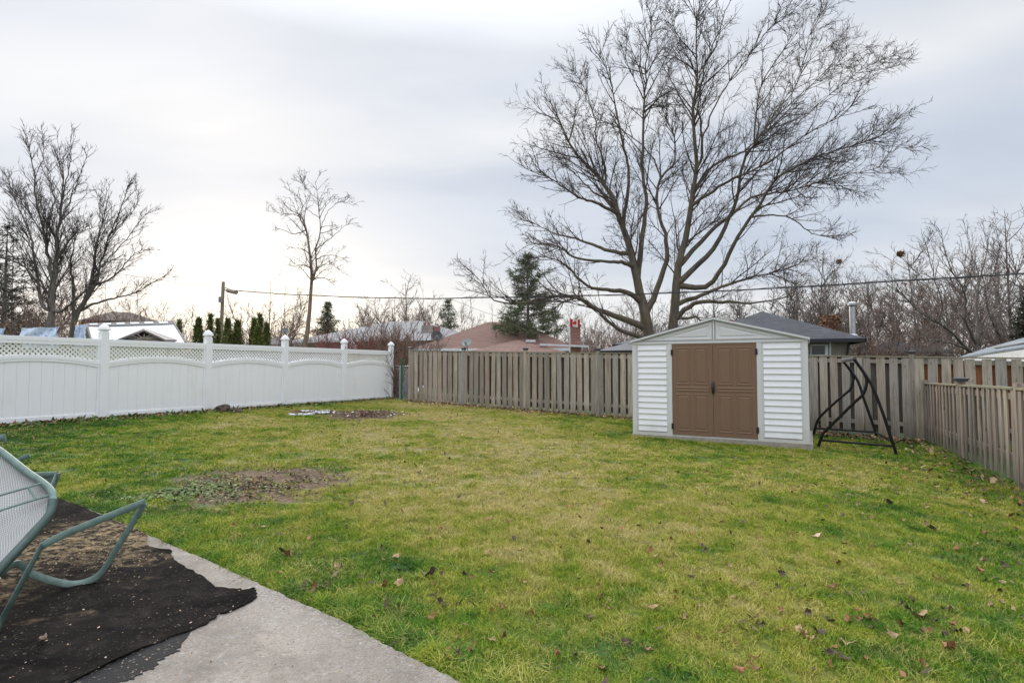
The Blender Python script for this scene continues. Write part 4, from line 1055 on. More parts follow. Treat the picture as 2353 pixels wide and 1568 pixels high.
# broad forked tree at the right
def Rz(l): return [(1837.6 + x / 3.283, 404.3 + y / 3.283) for x, y in l]
rtree = [
 ([(2252, 900), (2250, 850)] + Rz([(1350, 1340), (1335, 1250), (1345, 1150), (1330, 1000), (1352, 800), (1400, 600), (1412, 300)]), 0.8, 0.32, 0.010),
 (Rz([(1335, 1260), (1285, 1180), (1242, 1080), (1250, 950), (1225, 850), (1140, 700), (1085, 550), (1060, 320)]), -1.5, 0.20, 0.009),
 (Rz([(1342, 1190), (1390, 1080), (1480, 1010), (1590, 880), (1640, 700), (1700, 480)]), 1.2, 0.15, 0.009),
 (Rz([(1350, 1340), (1260, 1300), (1170, 1200), (1060, 1120), (940, 1050), (840, 970), (740, 830), (700, 760)]), -1.8, 0.20, 0.009),
 (Rz([(1150, 1190), (1080, 1080), (1030, 950), (960, 820), (850, 700), (760, 600)]), 1.6, 0.10, 0.007),
 (Rz([(1260, 1310), (1100, 1250), (900, 1235), (760, 1180)]), -2.0, 0.08, 0.007),
 (Rz([(1060, 1110), (1070, 950), (1010, 760), (960, 560), (940, 480)]), -2.0, 0.09, 0.007),
 (Rz([(1240, 960), (1310, 760), (1290, 560), (1250, 380)]), 2.0, 0.08, 0.007),
 (Rz([(1345, 900), (1450, 750), (1500, 560), (1490, 400)]), -1.5, 0.08, 0.007),
 (Rz([(1140, 700), (1050, 620), (1000, 500)]), 1.2, 0.06, 0.006),
]
lm, rd = limbs_from_px(rtree, 27.0, None, rng, 20, 0.02, .95, .8)
b0 = P(2252, 900, 27.0)
LVr = [dict(per_m=3.8, ratio=0.34, n=7, ang=32, wander=0.08, up=0.05, t0=0.25, rk=(0.011, 0.004), tip=0.006, maxlen=3.2, minlen=0.5),
       dict(per_m=4.0, ratio=0.46, n=4, ang=38, wander=0.18, up=0.03, t0=0.12, rk=(0.007, 0.003), tip=0.006, maxlen=1.5, minlen=0.3),
       dict(per_m=3.8, ratio=0.55, n=3, ang=42, wander=0.2, up=0.0, t0=0.15, rk=(0.004, 0.003), tip=0.0055, maxlen=0.6, minlen=0.2)]
build_tree('bare_tree', 'broad bare forked tree at the right behind the fence beside the blue grey roof', (b0.x, b0.y, gz(b0.x, b0.y)), lm, rd, (0,), LVr, (M['bark_grey'], M['twig_grey']), rng)

# generic bare trees of three shapes, built once each and copied
def generic(rng, H, spread, n_limb, fork, lv, r0):
    base = np.zeros(3); out_l, out_r = [], []
    n = 14
    top = np.array([rng.normal(0, .3), rng.normal(0, .3), H * fork]);
    tr = bez([Vector((0, 0, -0.3)), Vector((rng.normal(0, .1), rng.normal(0, .1), H * fork * .5)), Vector(top), Vector((top[0] * 2, top[1] * 2, H * 0.96))], n)
    out_l.append(tr); out_r.append(r0 * (1 - 0.93 * np.linspace(0, 1, n) ** 0.8))
    for k in range(n_limb):
        a_ = 2 * math.pi * (k + rng.random() * .7) / n_limb; hs = H * fork * rng.uniform(0.55, 1.25); s_ = spread * rng.uniform(0.6, 1.0); he = H * rng.uniform(0.72, 1.0) * (1 - 0.22 * s_ / spread)
        f_ = min(1, hs / (H * .96)) * (n - 1); i_ = int(min(n - 2, f_)); st = tr[i_]
        dx, dy = math.cos(a_) * s_, math.sin(a_) * s_
        m1 = Vector((st[0] + dx * .45, st[1] + dy * .45, st[2] + (he - st[2]) * .28)); m2 = Vector((st[0] + dx * .80, st[1] + dy * .80, st[2] + (he - st[2]) * .62))
        c = bez([Vector(st), m1, m2, Vector((st[0] + dx, st[1] + dy, he))], n); c[1:-1] += rng.normal(size=(n - 2, 3)) * .07
        out_l.append(c); out_r.append(r0 * .5 * (1 - 0.9 * np.linspace(0, 1, n) ** .8))
    return np.array(out_l), np.array(out_r)
def proto(seed, H, spread, n_limb, fork, lv, r0, mats):
    rg = np.random.default_rng(seed); lm, rd = generic(rg, H, spread, n_limb, fork, lv, r0)
    V, Q = merge([tubes_np(lm[:1], rd[:1], 9), tubes_np(lm[1:], rd[1:], 6)])
    tm = fast_mesh('trunk', V, Q, mats[0], True); cur = (lm, rd); o_ = []
    for li, l in enumerate(lv):
        r = spawn(cur[0], cur[1], rng=rg, **l); o_.append(tubes_np(r[0], r[1], 4 if li == 0 else 3)); cur = r
    V, Q = merge(o_); cm = fast_mesh('crown', V, Q, mats[1], False)
    return tm, cm
LVg = [dict(per_m=3.8, ratio=0.34, n=6, ang=38, wander=0.13, up=0.04, t0=0.2, rk=(0.010, 0.004), tip=0.011, maxlen=3.0, minlen=0.6),
       dict(per_m=3.6, ratio=0.48, n=4, ang=38, wander=0.18, up=0.03, t0=0.12, rk=(0.006, 0.004), tip=0.0095, maxlen=1.4, minlen=0.35),
       dict(per_m=2.6, ratio=0.6, n=3, ang=40, wander=0.2, up=0.0, t0=0.15, rk=(0.004, 0.004), tip=0.0075, maxlen=0.6, minlen=0.25)]
PG = [proto(21, 9, 3.4, 8, 0.32, LVg, 0.20, (M['bark_grey'], M['twig_grey'])), proto(22, 9, 2.6, 7, 0.25, LVg, 0.16, (M['bark_grey'], M['twig_grey'])),
      proto(23, 9, 4.0, 9, 0.22, LVg, 0.20, (M['bark_tan'], M['twig_tan'])), proto(24, 9, 2.4, 6, 0.3, LVg[:2], 0.12, (M['bark_tan'], M['twig_tan'])),
      proto(25, 9, 3.6, 10, 0.18, LVg, 0.16, (M['bark_grey'], M['twig_brown']))]
def place_tree(px, top_y, Z, k, label, group=None, rot=None, wide=1.0):
    b = P(px, 838, Z); z0 = gz(b.x, b.y); H = P(px, top_y, Z).z - z0; s = H / 9.0
    T = thing('bare_tree', label, 'tree', (b.x, b.y, z0), random.uniform(0, 6.28) if rot is None else rot, group)
    T.scale = (s * wide, s * wide, s)
    link('trunk', PG[k][0], T); c = link('crown', PG[k][1], T); c['kind'] = 'stuff'
    return T
place_tree(618, 634, 44, 2, 'pale tan bare tree with a round crown behind the row of cedars')
place_tree(650, 665, 50, 3, 'thin bare tree with tan stems just right of the round crowned tree', wide=.8)
place_tree(868, 688, 52, 3, 'small bare tree above the left end of the light grey roof')
place_tree(938, 636, 50, 0, 'bare round crowned tree above the light grey roof beside the stone chimney', wide=1.35)
place_tree(975, 655, 52, 2, 'bare tree growing close behind the stone chimney', wide=.8)
place_tree(1092, 690, 55, 3, 'thin sparse bare tree above the middle of the red brown roof')
place_tree(905, 668, 54, 2, 'tan bare tree low behind the ridge of the light grey roof', wide=1.1)
place_tree(830, 700, 56, 1, 'faint bare tree above the middle of the light grey roof', wide=1.1)
place_tree(1062, 694, 50, 1, 'bare tree between the small spruce and the big pine', wide=1.1)
place_tree(560, 690, 48, 3, 'thin tan bare tree just left of the tight cedar clump', wide=1.0)
place_tree(1295, 700, 48, 1, 'bare tree just left of the brick chimney behind the pine', wide=1.1)
place_tree(1500, 640, 50, 1, 'bare tree seen through the forked trunks of the maple', wide=1.1)
place_tree(690, 728, 40, 4, 'low scrubby bare tree between the slim bent tree and the grey dish', wide=.9)
place_tree(1130, 700, 58, 3, 'thin sparse bare tree next to the big pine')
far_lab = ['bare tree in the far row, %s' % s for s in (
  'seen behind the right limbs of the maple', 'just left of the dark roof peak', 'above the dark roof peak', 'above the ivy covered chimney', 'behind the shiny metal flue', 'with a leaf nest near its top',
  'right of the shiny metal flue', 'left of the broad forked tree', 'half hidden by the broad forked tree', 'right behind the broad forked tree')]
far_px = [(1655, 640, 48, 1), (1720, 650, 46, 0), (1790, 610, 44, 0), (1860, 575, 42, 1), (1915, 640, 50, 4), (1935, 590, 46, 0), (1995, 610, 48, 1), (2060, 600, 44, 4), (2125, 560, 50, 0), (2200, 560, 46, 1)]
for (px, ty, Z, k), lb in zip(far_px, far_lab): place_tree(px, ty, Z, k, lb, 'bare trees in the far row at right', wide=1.15)
place_tree(2330, 490, 30, 0, 'bare tree at the right picture edge above the blue grey roof')
place_tree(2440, 470, 27, 1, 'bare tree cut off by the right picture edge, crown only')
place_tree(2300, 560, 38, 4, 'brownish bare tree behind the broad forked tree near the right edge')
place_tree(1380, 700, 46, 4, 'bare brown tree between the brick chimney and the gazebo roof', wide=1.1)
place_tree(1440, 690, 50, 4, 'bare brown tree behind the gazebo roof', wide=1.0)
place_tree(30, 560, 34, 4, 'dark bare tree at the left edge behind the dark conifer', wide=1.2)
place_tree(250, 640, 36, 3, 'thin bare tree in front of the brown left house', wide=.9)
place_tree(310, 665, 34, 4, 'low bare tree above the frosted shed roof', wide=.8)

# conifers: trunk, boughs and needle tufts
def needles(centres, dirs, n_each, ln, wid, rng, droop=0.0):
    K = len(centres) * n_each; c = np.repeat(centres, n_each, 0); d = np.repeat(dirs, n_each, 0)
    d = unit(d + rng.normal(size=(K, 3)) * 0.75); d[:, 2] -= droop; d = unit(d)
    s = unit(np.cross(d, rng.normal(size=(K, 3)))); L = ln * (0.6 + 0.8 * rng.random((K, 1))); w = wid * (0.6 + 0.8 * rng.random((K, 1)))
    c = c + rng.normal(size=(K, 3)) * ln * .25
    V = np.stack([c - s * w * .5, c + s * w * .5, c + d * L + s * w * .2, c + d * L - s * w * .2], 1).reshape(-1, 3)
    Q = np.arange(K * 4).reshape(K, 4); return V, Q
def conifer(name, label, px, top_y, Z, half_px, mat, seed, tiers, gap=0.0, up=0.1, lean=0, nd=14, ln=.22, wd=.05, start=0.12, ragged_=0.25, per=9, bark_m='bark_grey', irregular=0.0):
    rg = np.random.default_rng(seed); b = P(px, 838, Z); z0 = gz(b.x, b.y); H = P(px, top_y, Z).z - z0; Rm = half_px / F * Z
    T = thing(name, label, 'tree', (b.x, b.y, z0))
    tr = bez([Vector((0, 0, -.2)), Vector((rg.normal(0, .05), 0, H * .5)), Vector((lean, 0, H))], 12)[None]; rr = (0.022 * H * (1 - 0.95 * np.linspace(0, 1, 12)))[None]
    V, Q = tubes_np(tr, rr, 8); link('trunk', fast_mesh('trunk', V, Q, M[bark_m], True), T)
    bp, bd, cs, ds = [], [], [], []
    for k in range(tiers):
        u = start + (1 - start) * (k + 0.5) / tiers; h = H * u
        Rr = Rm * (1 - u) ** 0.85 * (1 + irregular * rg.normal())
        for j in range(per):
            a_ = 2 * math.pi * (j + rg.random()) / per; R = max(.12, Rr * rg.uniform(1 - ragged_, 1 + ragged_ * .4))
            d = np.array([math.cos(a_), math.sin(a_), 0]); s0 = np.array([0, 0, h + rg.normal(0, H * .008)])
            p = [s0, s0 + d * R * .5 + np.array([0, 0, R * up * .4 - R * .04]), s0 + d * R + np.array([0, 0, R * up])]
            c = bez([Vector(q) for q in p], 5); bp.append(c)
            nn = max(3, int(R / 0.16))
            for q in range(nn):
                f_ = (q + rg.random()) / nn
                if f_ < gap: continue
                pt = c[0] * (1 - f_) ** 2 + 2 * c[2] * f_ * (1 - f_) + c[4] * f_ ** 2
                side = np.array([-d[1], d[0], 0]) * rg.uniform(-1, 1) * R * .22 * (1 - f_ * .5)
                cs.append(pt + side); ds.append(d * .8 + side * .8 / (R * .22 + 1e-6) + np.array([0, 0, up]))
    B = np.array(bp); V, Q = tubes_np(B, np.tile(np.linspace(.02, .006, 5), (len(B), 1)) * (H / 9), 4)
    link('boughs', fast_mesh('boughs', V, Q, M[bark_m], True), T)['kind'] = 'stuff'
    V, Q = needles(np.array(cs), unit(np.array(ds)), nd, ln, wd, rg, 0.1)
    link('needles', fast_mesh('needles', V, Q, M[mat], False), T)['kind'] = 'stuff'
    return T
conifer('spruce_tree', 'small grey green spruce above the light grey roof beside the slim tree', 751, 694, 58, 64, 'spruce', 31, 20, nd=6, ln=.32, wd=.07, per=8, up=-0.10, irregular=.12)
conifer('spruce_tree', 'grey green spruce standing just right of the stone chimney', 1028, 688, 46, 72, 'spruce', 32, 17, nd=6, ln=.27, wd=.05, per=7, up=0.05, irregular=.25, gap=.1)
conifer('pine_tree', 'large dark green pine left of the maple with drooping layered boughs', 1212, 582, 32, 170, 'pine', 33, 13, nd=20, ln=.28, wd=.032, per=8, up=0.18, gap=0.35, start=.36, irregular=.30, ragged_=.45)
conifer('dark_conifer', 'dark brownish conifer at the left edge behind the laundry', 5, 515, 27, 120, 'dark_pine', 34, 18, nd=5, ln=.24, wd=.045, per=7, up=0.22, gap=.35, irregular=.35, ragged_=.5)
conifer('dark_conifer', 'low dark conifer half hidden behind the hanging laundry', -20, 600, 30, 150, 'dark_pine', 35, 16, nd=6, ln=.28, wd=.05, per=7, up=0.15, gap=.3, irregular=.3)
conifer('dark_conifer', 'dark dense evergreen at the right edge behind the blue grey roof', 2390, 640, 24, 90, 'dark_pine', 36, 22, nd=12, ln=.26, wd=.07, per=9, up=0.05, start=.05)

# columnar cedars
def cedar(px, top_y, half_px, Z, label, seed):
    rg = np.random.default_rng(seed); b = P(px, 838, Z); z0 = gz(b.x, b.y); H = P(px, top_y, Z).z - z0; R = half_px / F * Z
    T = thing('cedar', label, 'cedar', (b.x, b.y, z0), 0, 'cedars in a row behind the white fence')
    K = int(5200 * H * R / 1.6); h = rg.random(K) ** 0.9; a_ = rg.random(K) * 2 * np.pi
    prof = np.interp(h, [0, .12, .4, .75, .93, 1], [.75, 1, .95, .6, .22, .02]) * (1 + .18 * np.sin(a_ * 3 + h * 9 + seed) + .10 * np.sin(a_ * 7 - h * 23))
    rr = R * prof * (0.62 + 0.42 * rg.random(K))
    c = np.stack([rr * np.cos(a_), rr * np.sin(a_), h * H], 1)
    d = unit(np.stack([np.cos(a_) * .5, np.sin(a_) * .5, np.full(K, 1.1)], 1))
    V, Q = needles(c, d, 1, .13, .045, rg)
    link('foliage', fast_mesh('foliage', V, Q, M['cedar'], False), T)['kind'] = 'stuff'
    MB().tube([(0, 0, -.1), (0, 0, H * .9)], [.05, .01], 6).build('trunk', M['bark_grey'], T)
cds = [(409, 736, 6, 27, 'smallest cedar standing alone left of the others in the brown scrub'), (454, 732, 14, 26, 'leftmost large cedar of the row left of the utility pole'),
       (481, 724, 9, 28, 'tall narrow cedar just left of the utility pole'), (498, 733, 7, 27.5, 'narrow cedar close against the left side of the utility pole'),
       (521, 733, 12, 26, 'cedar directly right of the utility pole'), (544, 738, 13, 26.3, 'second cedar right of the utility pole'),
       (582, 733, 11, 27, 'left cedar of the tight clump in front of the round crowned bare tree'), (596, 724, 9, 28, 'tallest cedar in the middle of the tight clump'),
       (591, 752, 15, 25.5, 'low wide cedar at the front of the tight clump'), (611, 744, 10, 26.5, 'right cedar of the tight clump')]
for i, (px, ty, hp, Z, lb) in enumerate(cds): cedar(px, ty, hp, Z, lb, 50 + i)

# twiggy shrubs and thickets
def thicket(name, label, px0, px1, top_y, Z, n_stem, mat, seed, depth=1.2, spread=0.5, per=4.0, cat='shrub', r=0.011, tip=0.006):
    n_stem = int(n_stem * (2.0 if Z < 26 else 1.25))
    rg = np.random.default_rng(seed); a_ = P(px0, 838, Z); b_ = P(px1, 838, Z); xm = (a_.x + b_.x) / 2; z0 = gz(xm, Z)
    T = thing(name, label, cat, (xm, Z, z0)); H = P(px0, top_y, Z).z - z0; hw = (b_.x - a_.x) / 2
    x = rg.uniform(-hw, hw, n_stem); y = rg.normal(0, depth * .5, n_stem); hh = H * rg.uniform(.65, 1.12, n_stem)
    n = 8; D = unit(np.stack([rg.normal(0, spread * .6, n_stem), rg.normal(0, spread * .6, n_stem), np.ones(n_stem)], 1)); p = np.stack([x, y, np.full(n_stem, -.05)], 1); pts = [p]
    for s in range(n - 1):
        D = unit(D + rg.normal(size=(n_stem, 3)) * np.array([.16, .16, .05])); pts.append(pts[-1] + D * (hh / (n - 1))[:, None])
    L = np.stack(pts, 1); R = np.tile(np.linspace(r * 1.3, tip, n), (n_stem, 1))
    V0 = tubes_np(L, R, 4); link('stems', fast_mesh('stems', *V0, M[mat], True), T)['kind'] = 'stuff'
    r1 = spawn(L, R, per_m=per, ratio=.4, n=4, ang=32, wander=.2, up=.05, rng=rg, t0=.15, rk=(.006, .002), tip=tip, maxlen=.9, minlen=.15)
    r2 = spawn(r1[0], r1[1], per_m=per, ratio=.5, n=3, ang=36, wander=.2, up=.03, rng=rg, t0=.1, rk=(.004, .002), tip=tip * .9, maxlen=.4, minlen=.12)
    V, Q = merge([tubes_np(r1[0], r1[1], 3), tubes_np(r2[0], r2[1], 3)]); link('twigs', fast_mesh('twigs', V, Q, M[mat], False), T)['kind'] = 'stuff'
thicket('dogwood_shrub', 'red stemmed dogwood shrub behind the white fence below the light grey roof', 745, 865, 768, 23, 85, 'twig_red', 61, per=3.4)
thicket('bare_shrub', 'tall brown twiggy thicket between the red dogwood and the wooden fence', 832, 945, 752, 24, 120, 'twig_brown', 62, spread=.55, per=3.2)
thicket('bare_shrub', 'tangled brown shrub growing through the gap beside the green post', 900, 950, 800, 21.8, 60, 'twig_brown', 63, per=3)
thicket('bare_shrub', 'dense brown scrub behind the hanging laundry', -60, 215, 712, 27, 170, 'twig_brown', 64, depth=3, per=3.4)
thicket('bare_shrub', 'light brown twiggy bush right of the frosted shed roof', 345, 440, 706, 29, 80, 'twig_tan', 65, depth=2, spread=.9, per=2.6)
thicket('bare_shrub', 'low tan bush behind the fence at the foot of the slim tree', 690, 745, 765, 24.5, 40, 'twig_tan', 66, per=3)
thicket('bare_shrub', 'brown hedge between the brick chimney and the gazebo', 1330, 1420, 762, 36, 140, 'twig_brown', 67, depth=3, spread=.7, per=3)
thicket('bare_shrub', 'reddish brown thicket right of the metal flue behind the fence', 1975, 2110, 745, 33, 80, 'twig_brown', 68, depth=4, spread=.7, per=3)
thicket('bare_shrub', 'grey brown brush behind the fence left of the broad forked tree', 2100, 2240, 768, 30, 70, 'twig_grey', 69, depth=3, spread=.8, per=3)
thicket('bare_shrub', 'dark brush behind the ridge of the blue grey roof', 2240, 2420, 745, 28, 70, 'twig_brown', 70, depth=3, spread=.8, per=3)
thicket('bare_shrub', 'light brown scrub behind the row of cedars', 425, 640, 765, 33, 130, 'twig_tan', 71, depth=2, per=2.6)

# leaf nests in the right-hand trees
def blob(mb, c, r, n=70, seed=0):
    rg = random.Random(seed)
    for k in range(n):
        d = Vector((rg.gauss(0, 1), rg.gauss(0, 1), rg.gauss(0, .75))).normalized() * r * rg.uniform(.35, 1.0); q = Vector(c) + d
        u = Vector((rg.gauss(0, 1), rg.gauss(0, 1), rg.gauss(0, 1))).normalized() * r * .42; w = u.cross(Vector((rg.gauss(0, 1), rg.gauss(0, 1), rg.gauss(0, 1)))).normalized() * r * .3
        mb.poly([q - u, q + w, q + u, q - w])
for (x, y, Z, r, lb) in ((2069, 583, 26.0, .27, 'large brown leaf nest high in the left branches of the broad forked tree'), (1927, 601, 45, .36, 'small brown leaf nest at the top of a far bare tree')):
    mb = MB(); c = P(x, y, Z); r *= .62; blob(mb, c, r, 110, int(x)); o = mb.build('leaf_nest', M['nest'], None, origin=c); o.location = c
    tag(o, lb, 'nest')

# ================================================================== HOUSES
def hip(T, A, B, depth, rise, ins, over, mat, soff, name='roof', fh=0.16, fm=None):
    """A,B front eave corners (world), depth away from the camera, ridge above; parent T at A"""
    A = Vector(A); B = Vector(B); d = (B - A); d.z = 0; d.normalize(); n = Vector((-d.y, d.x, 0))
    if n.y < 0: n = -n
    c = [A, B, B + n * depth, A + n * depth]; z = A.z
    for q in c: q.z = z
    r0 = A + d * ins + n * depth / 2; r1 = B - d * ins + n * depth / 2; r0.z = r1.z = z + rise
    mb = MB(); o = T.location
    L = lambda v: tuple(v - o)
    low = [q - Vector((0, 0, .04)) for q in c]
    if (r1 - r0).dot(d) > 0.05:
        mb.poly([L(c[0]), L(c[1]), L(r1), L(r0)]); mb.poly([L(c[1]), L(c[2]), L(r1)]); mb.poly([L(c[2]), L(c[3]), L(r0), L(r1)]); mb.poly([L(c[3]), L(c[0]), L(r0)])
    else:
        r0 = (r0 + r1) / 2
        for i in range(4): mb.poly([L(c[i]), L(c[(i + 1) % 4]), L(r0)])
    mb.poly([L(q) for q in low][::-1])
    for i in range(4): mb.poly([L(low[i]), L(low[(i + 1) % 4]), L(c[(i + 1) % 4]), L(c[i])])
    link(name, mb.mesh(name, mat), T)
    fb = MB(); e = 0.02
    oc = [c[0] - d * e - n * e, c[1] + d * e - n * e, c[2] + d * e + n * e, c[3] - d * e + n * e]
    for i in range(4):
        a_, b_ = oc[i], oc[(i + 1) % 4]; fb.prism([L(a_ - Vector((0, 0, fh))), L(b_ - Vector((0, 0, fh))), L(b_ - Vector((0, 0, .005))), L(a_ - Vector((0, 0, .005)))], tuple((Vector((b_ - a_).normalized().yxz) if False else Vector((-(b_ - a_).normalized().y, (b_ - a_).normalized().x, 0))) * 0.08))
    link('gutter', fb.mesh('gutter', fm or soff), T)
    return d, n, c
def walls(T, c, d, n, inset, mat, zb=-0.2, top=0.1):
    q = [c[0] + d * inset + n * inset, c[1] - d * inset + n * inset, c[2] - d * inset - n * inset, c[3] + d * inset - n * inset]
    mb = MB(); o = T.location
    pts = [Vector((p.x, p.y, 0)) - Vector((o.x, o.y, 0)) for p in q]; h = c[0].z - top - o.z
    mb.prism([(p.x, p.y, zb) for p in pts], (0, 0, h - zb)); return link('wall', mb.mesh('wall', mat), T), pts
def at(px, py, Z): return P(px, py, Z)
def house(label, px0, px1, eave_y, Z0, Z1, depth, rise, ins, roof, wall_m, trim, inset=.5, name='house'):
    A = P(px0, eave_y, Z0); B = P(px1, eave_y, Z1); B.z = A.z
    T = thing(name, label, 'house', (A.x, A.y, gz(A.x, A.y))); d, n, c = hip(T, A, B, depth, rise, ins, .5, roof, trim)
    w, pts = walls(T, c, d, n, inset, wall_m); return T, d, n, c
# light grey roof
T1, d, n, c = house('bungalow with light grey hip roof behind the white fence and dogwood', 668, 992, 782, 37, 33, 11, 1.55, 4.2, M['roof_grey'], M['brick_tan'], M['fascia_white'])
# red brown roof house: rear mass and front projection
T2, d2, n2v, c2 = house('bungalow with red brown hip roof behind the wooden fence', 948, 1322, 800, 30, 29, 9, 1.75, 3.4, M['roof_red'], M['brick_red'], M['fascia_white'])
A = P(1068, 808, 26.2); B = P(1300, 808, 26.0); B.z = A.z
hip(T2, A, B, 7.0, 0.72, 2.65, .4, M['roof_red'], M['fascia_white'], 'front_roof')
walls(T2, [A, B, B + n2v * 5, A + n2v * 5], d2, n2v, .5, M['brick_red'])
A = P(1240, 793, 27.3); B = P(1352, 802, 26.6); B.z = A.z - .12
mb = MB().prism([A - T2.location, B - T2.location, B + Vector((0, 0, .09)) - T2.location, A + Vector((0, 0, .09)) - T2.location], (0, .3, 0)); link('white_soffit', mb.mesh('white_soffit', M['fascia_white']), T2)
for (x, y0, y1, Z) in ((1139, 772, 762, 31.2), (1239, 779, 768, 30.2)):
    a_ = P(x, y0 + 3, Z) - T2.location; b_ = P(x, y1, Z) - T2.location; MB().tube([a_, b_], .05, 8).build('vent_pipe', M['fascia_grey'], T2)
mb = MB(); q = P(1331, 782, 28.0)
a_ = P(1219, 783, 28.6) - T2.location; mb.box(a_.x - .25, a_.x + .25, a_.y, a_.y + .4, a_.z - .05, a_.z + .06); mb.build('roof_vent', M['fascia_white'], T2)
# brick chimney (part of the red house)
a_ = P(1311, 749, 27.0); b_ = P(1333, 749, 27.0); o = T2.location
MB().box(a_.x - o.x, b_.x - o.x, a_.y - o.y, a_.y - o.y + .5, -.1, a_.z - o.z).build('chimney', M['brick_red'], T2)
MB().box(a_.x - o.x - .04, b_.x - o.x + .04, a_.y - o.y - .04, a_.y - o.y + .54, a_.z - o.z + .001, a_.z - o.z + .09).build('chimney_cap', simple('sooty_concrete', (0.16, 0.12, 0.11), .9), T2)
# stone chimney with brick flue (light grey house)
o = T1.location; a_ = P(968, 747, 34.8); b_ = P(995, 747, 34.8)
MB().box(a_.x - o.x, b_.x - o.x, a_.y - o.y, a_.y - o.y + .9, 1.8, a_.z - o.z).build('chimney', M['stone_grey'], T1)
a_ = P(996, 749, 34.9); b_ = P(1009, 749, 34.9); MB().box(a_.x - o.x, b_.x - o.x, a_.y - o.y, a_.y - o.y + .6, 1.8, a_.z - o.z).build('flue', M['brick_red'], T1)
for px_ in (976, 985):
    a_ = P(px_, 745, 35.0) - o; MB().tube([a_ - Vector((0, 0, .1)), a_ + Vector((0, 0, .12))], .1, 8).build('chimney_pot', M['brick_red'], T1)
# dark roofed house behind the shed
T3, d3, n3, c3 = house('house with charcoal hip roof and dark gutter behind the shed', 1560, 1990, 783, 27, 24, 12, 1.85, 5.4, M['roof_dark'], M['siding_beige'], M['fascia_dark'], .55)
o = T3.location
def on_front(px, py, off=0.0):
    A_ = c3[0] + n3 * (.55 - off); B_ = c3[1] + n3 * (.55 - off); return VPl(px, py, A_, B_) - o
f0, f1 = on_front(1850, 790, .03), on_front(1905, 818, .03)
def frontbox(x0, y0, x1, y1, off0, off1, nm, mt, par=None):
    pts = [on_front(x0, y0, off1), on_front(x1, y0, off1), on_front(x1, y1, off1), on_front(x0, y1, off1)]
    return MB().prism(pts, tuple(n3 * (off1 - off0))).build(nm, mt, par or T3)
wn = frontbox(1862, 791, 1902, 816, 0.0, .04, 'window', M['white_metal']); frontbox(1864, 793, 1895, 814, .041, .05, 'pane', M['glass'], wn)
MB().tube([on_front(1951, 787, .15), on_front(1949, 792, .12), on_front(1945, 818, .1)], .045, 6).build('downpipe', M['fascia_dark'], T3)
tr_ = frontbox(1905, 786, 1909, 818, .0, .03, 'corner_board', M['fascia_white'])
q = P(1911, 727, 29.5); hw = .34
mb = MB().box(q.x - hw - o.x, q.x + hw - o.x, q.y - o.y, q.y - o.y + .6, 2.2, q.z - o.z); ch = mb.build('chimney', M['brick_red'], T3)
iv = MB(); rg_ = random.Random(4)
for k in range(420):
    zz = rg_.uniform(2.6, q.z - o.z + .12); fc = rg_.choice((0, 0, 1, 2)); r_ = .09
    cx_ = rg_.uniform(-hw - .08, hw + .08) if fc == 0 else (-hw - .05 if fc == 1 else hw + .05); cy_ = -0.06 if fc == 0 else rg_.uniform(0, .6)
    cc_ = Vector((q.x - o.x + cx_, q.y - o.y + cy_, zz)); u = Vector((rg_.gauss(0, 1), rg_.gauss(0, 1), rg_.gauss(0, 1))).normalized() * r_; w = u.cross(Vector((rg_.gauss(0, 1), 1, rg_.gauss(0, 1)))).normalized() * r_ * .7
    iv.poly([cc_ - u, cc_ + w, cc_ + u, cc_ - w])
tag(iv.build('dead_ivy', M['nest'], T3), kind='stuff')
q = P(1959, 770, 26.5) - o; qt = P(1959, 704, 26.5) - o
fl = MB(); fl.tube([q - Vector((0, 0, .3)), Vector((q.x, q.y, qt.z))], .13, 14); fo = fl.build('metal_flue', M['galv'], T3, True)
MB().lathe([(.19, 0), (.19, .10), (.12, .17)], c=(q.x, q.y, qt.z + .06), sides=14).build('flue_cap', M['galv'], fo)
MB().tube([(q.x, q.y, qt.z - .02), (q.x, q.y, qt.z + .08)], .08, 8).build('flue_neck', M['fascia_dark'], fo)
MB().lathe([(.24, 0), (.15, .12)], c=(q.x, q.y, q.z - .05), sides=12).build('flue_collar', M['galv'], fo)
# left wing of the dark house, lower ridge
A = P(1432, 790, 33); B = P(1700, 790, 31); B.z = A.z
hip(T3, A, B, 9, 1.35, 3.0, .4, M['roof_dark'], M['fascia_dark'], 'rear_roof')
mb = MB(); q = P(1683, 735, 33) - o; mb.box(q.x - .22, q.x + .22, q.y, q.y + .4, 2.2, q.z).build('rear_chimney', M['brick_red'], T3)
# gazebo with two-tier dark metal roof
A = P(1372, 805, 18.6); B = P(1466, 805, 18.3); B.z = A.z
TG = thing('gazebo', 'dark metal gazebo roof with raised second tier behind the fence left of the shed', 'gazebo', (A.x, A.y, gz(A.x, A.y)))
dg, ng, cg = hip(TG, A, P(1500, 805, 17.6), 3.2, 0.42, 1.0, .2, simple('grey_metal_roof', (0.16, 0.16, 0.17), .4, .2), M['fascia_dark'], 'lower_roof', .13)
A2 = P(1409, 790, 19.5); hip(TG, A2, P(1492, 790, 18.4), 1.5, .26, .7, .1, simple('dark_metal_roof', (0.07, 0.07, 0.08), .4, .2), M['fascia_dark'], 'upper_roof', .07)
for k, q in enumerate(cg):
    cc_ = (cg[0] + cg[2]) / 2; v = Vector((q.x, q.y, 0)).lerp(Vector((cc_.x, cc_.y, 0)), .12) - Vector((TG.location.x, TG.location.y, 0))
    MB().tube([(v.x, v.y, -.2), (v.x, v.y, cg[0].z - TG.location.z - .1)], .05, 8).build('post', M['fascia_dark'], TG)
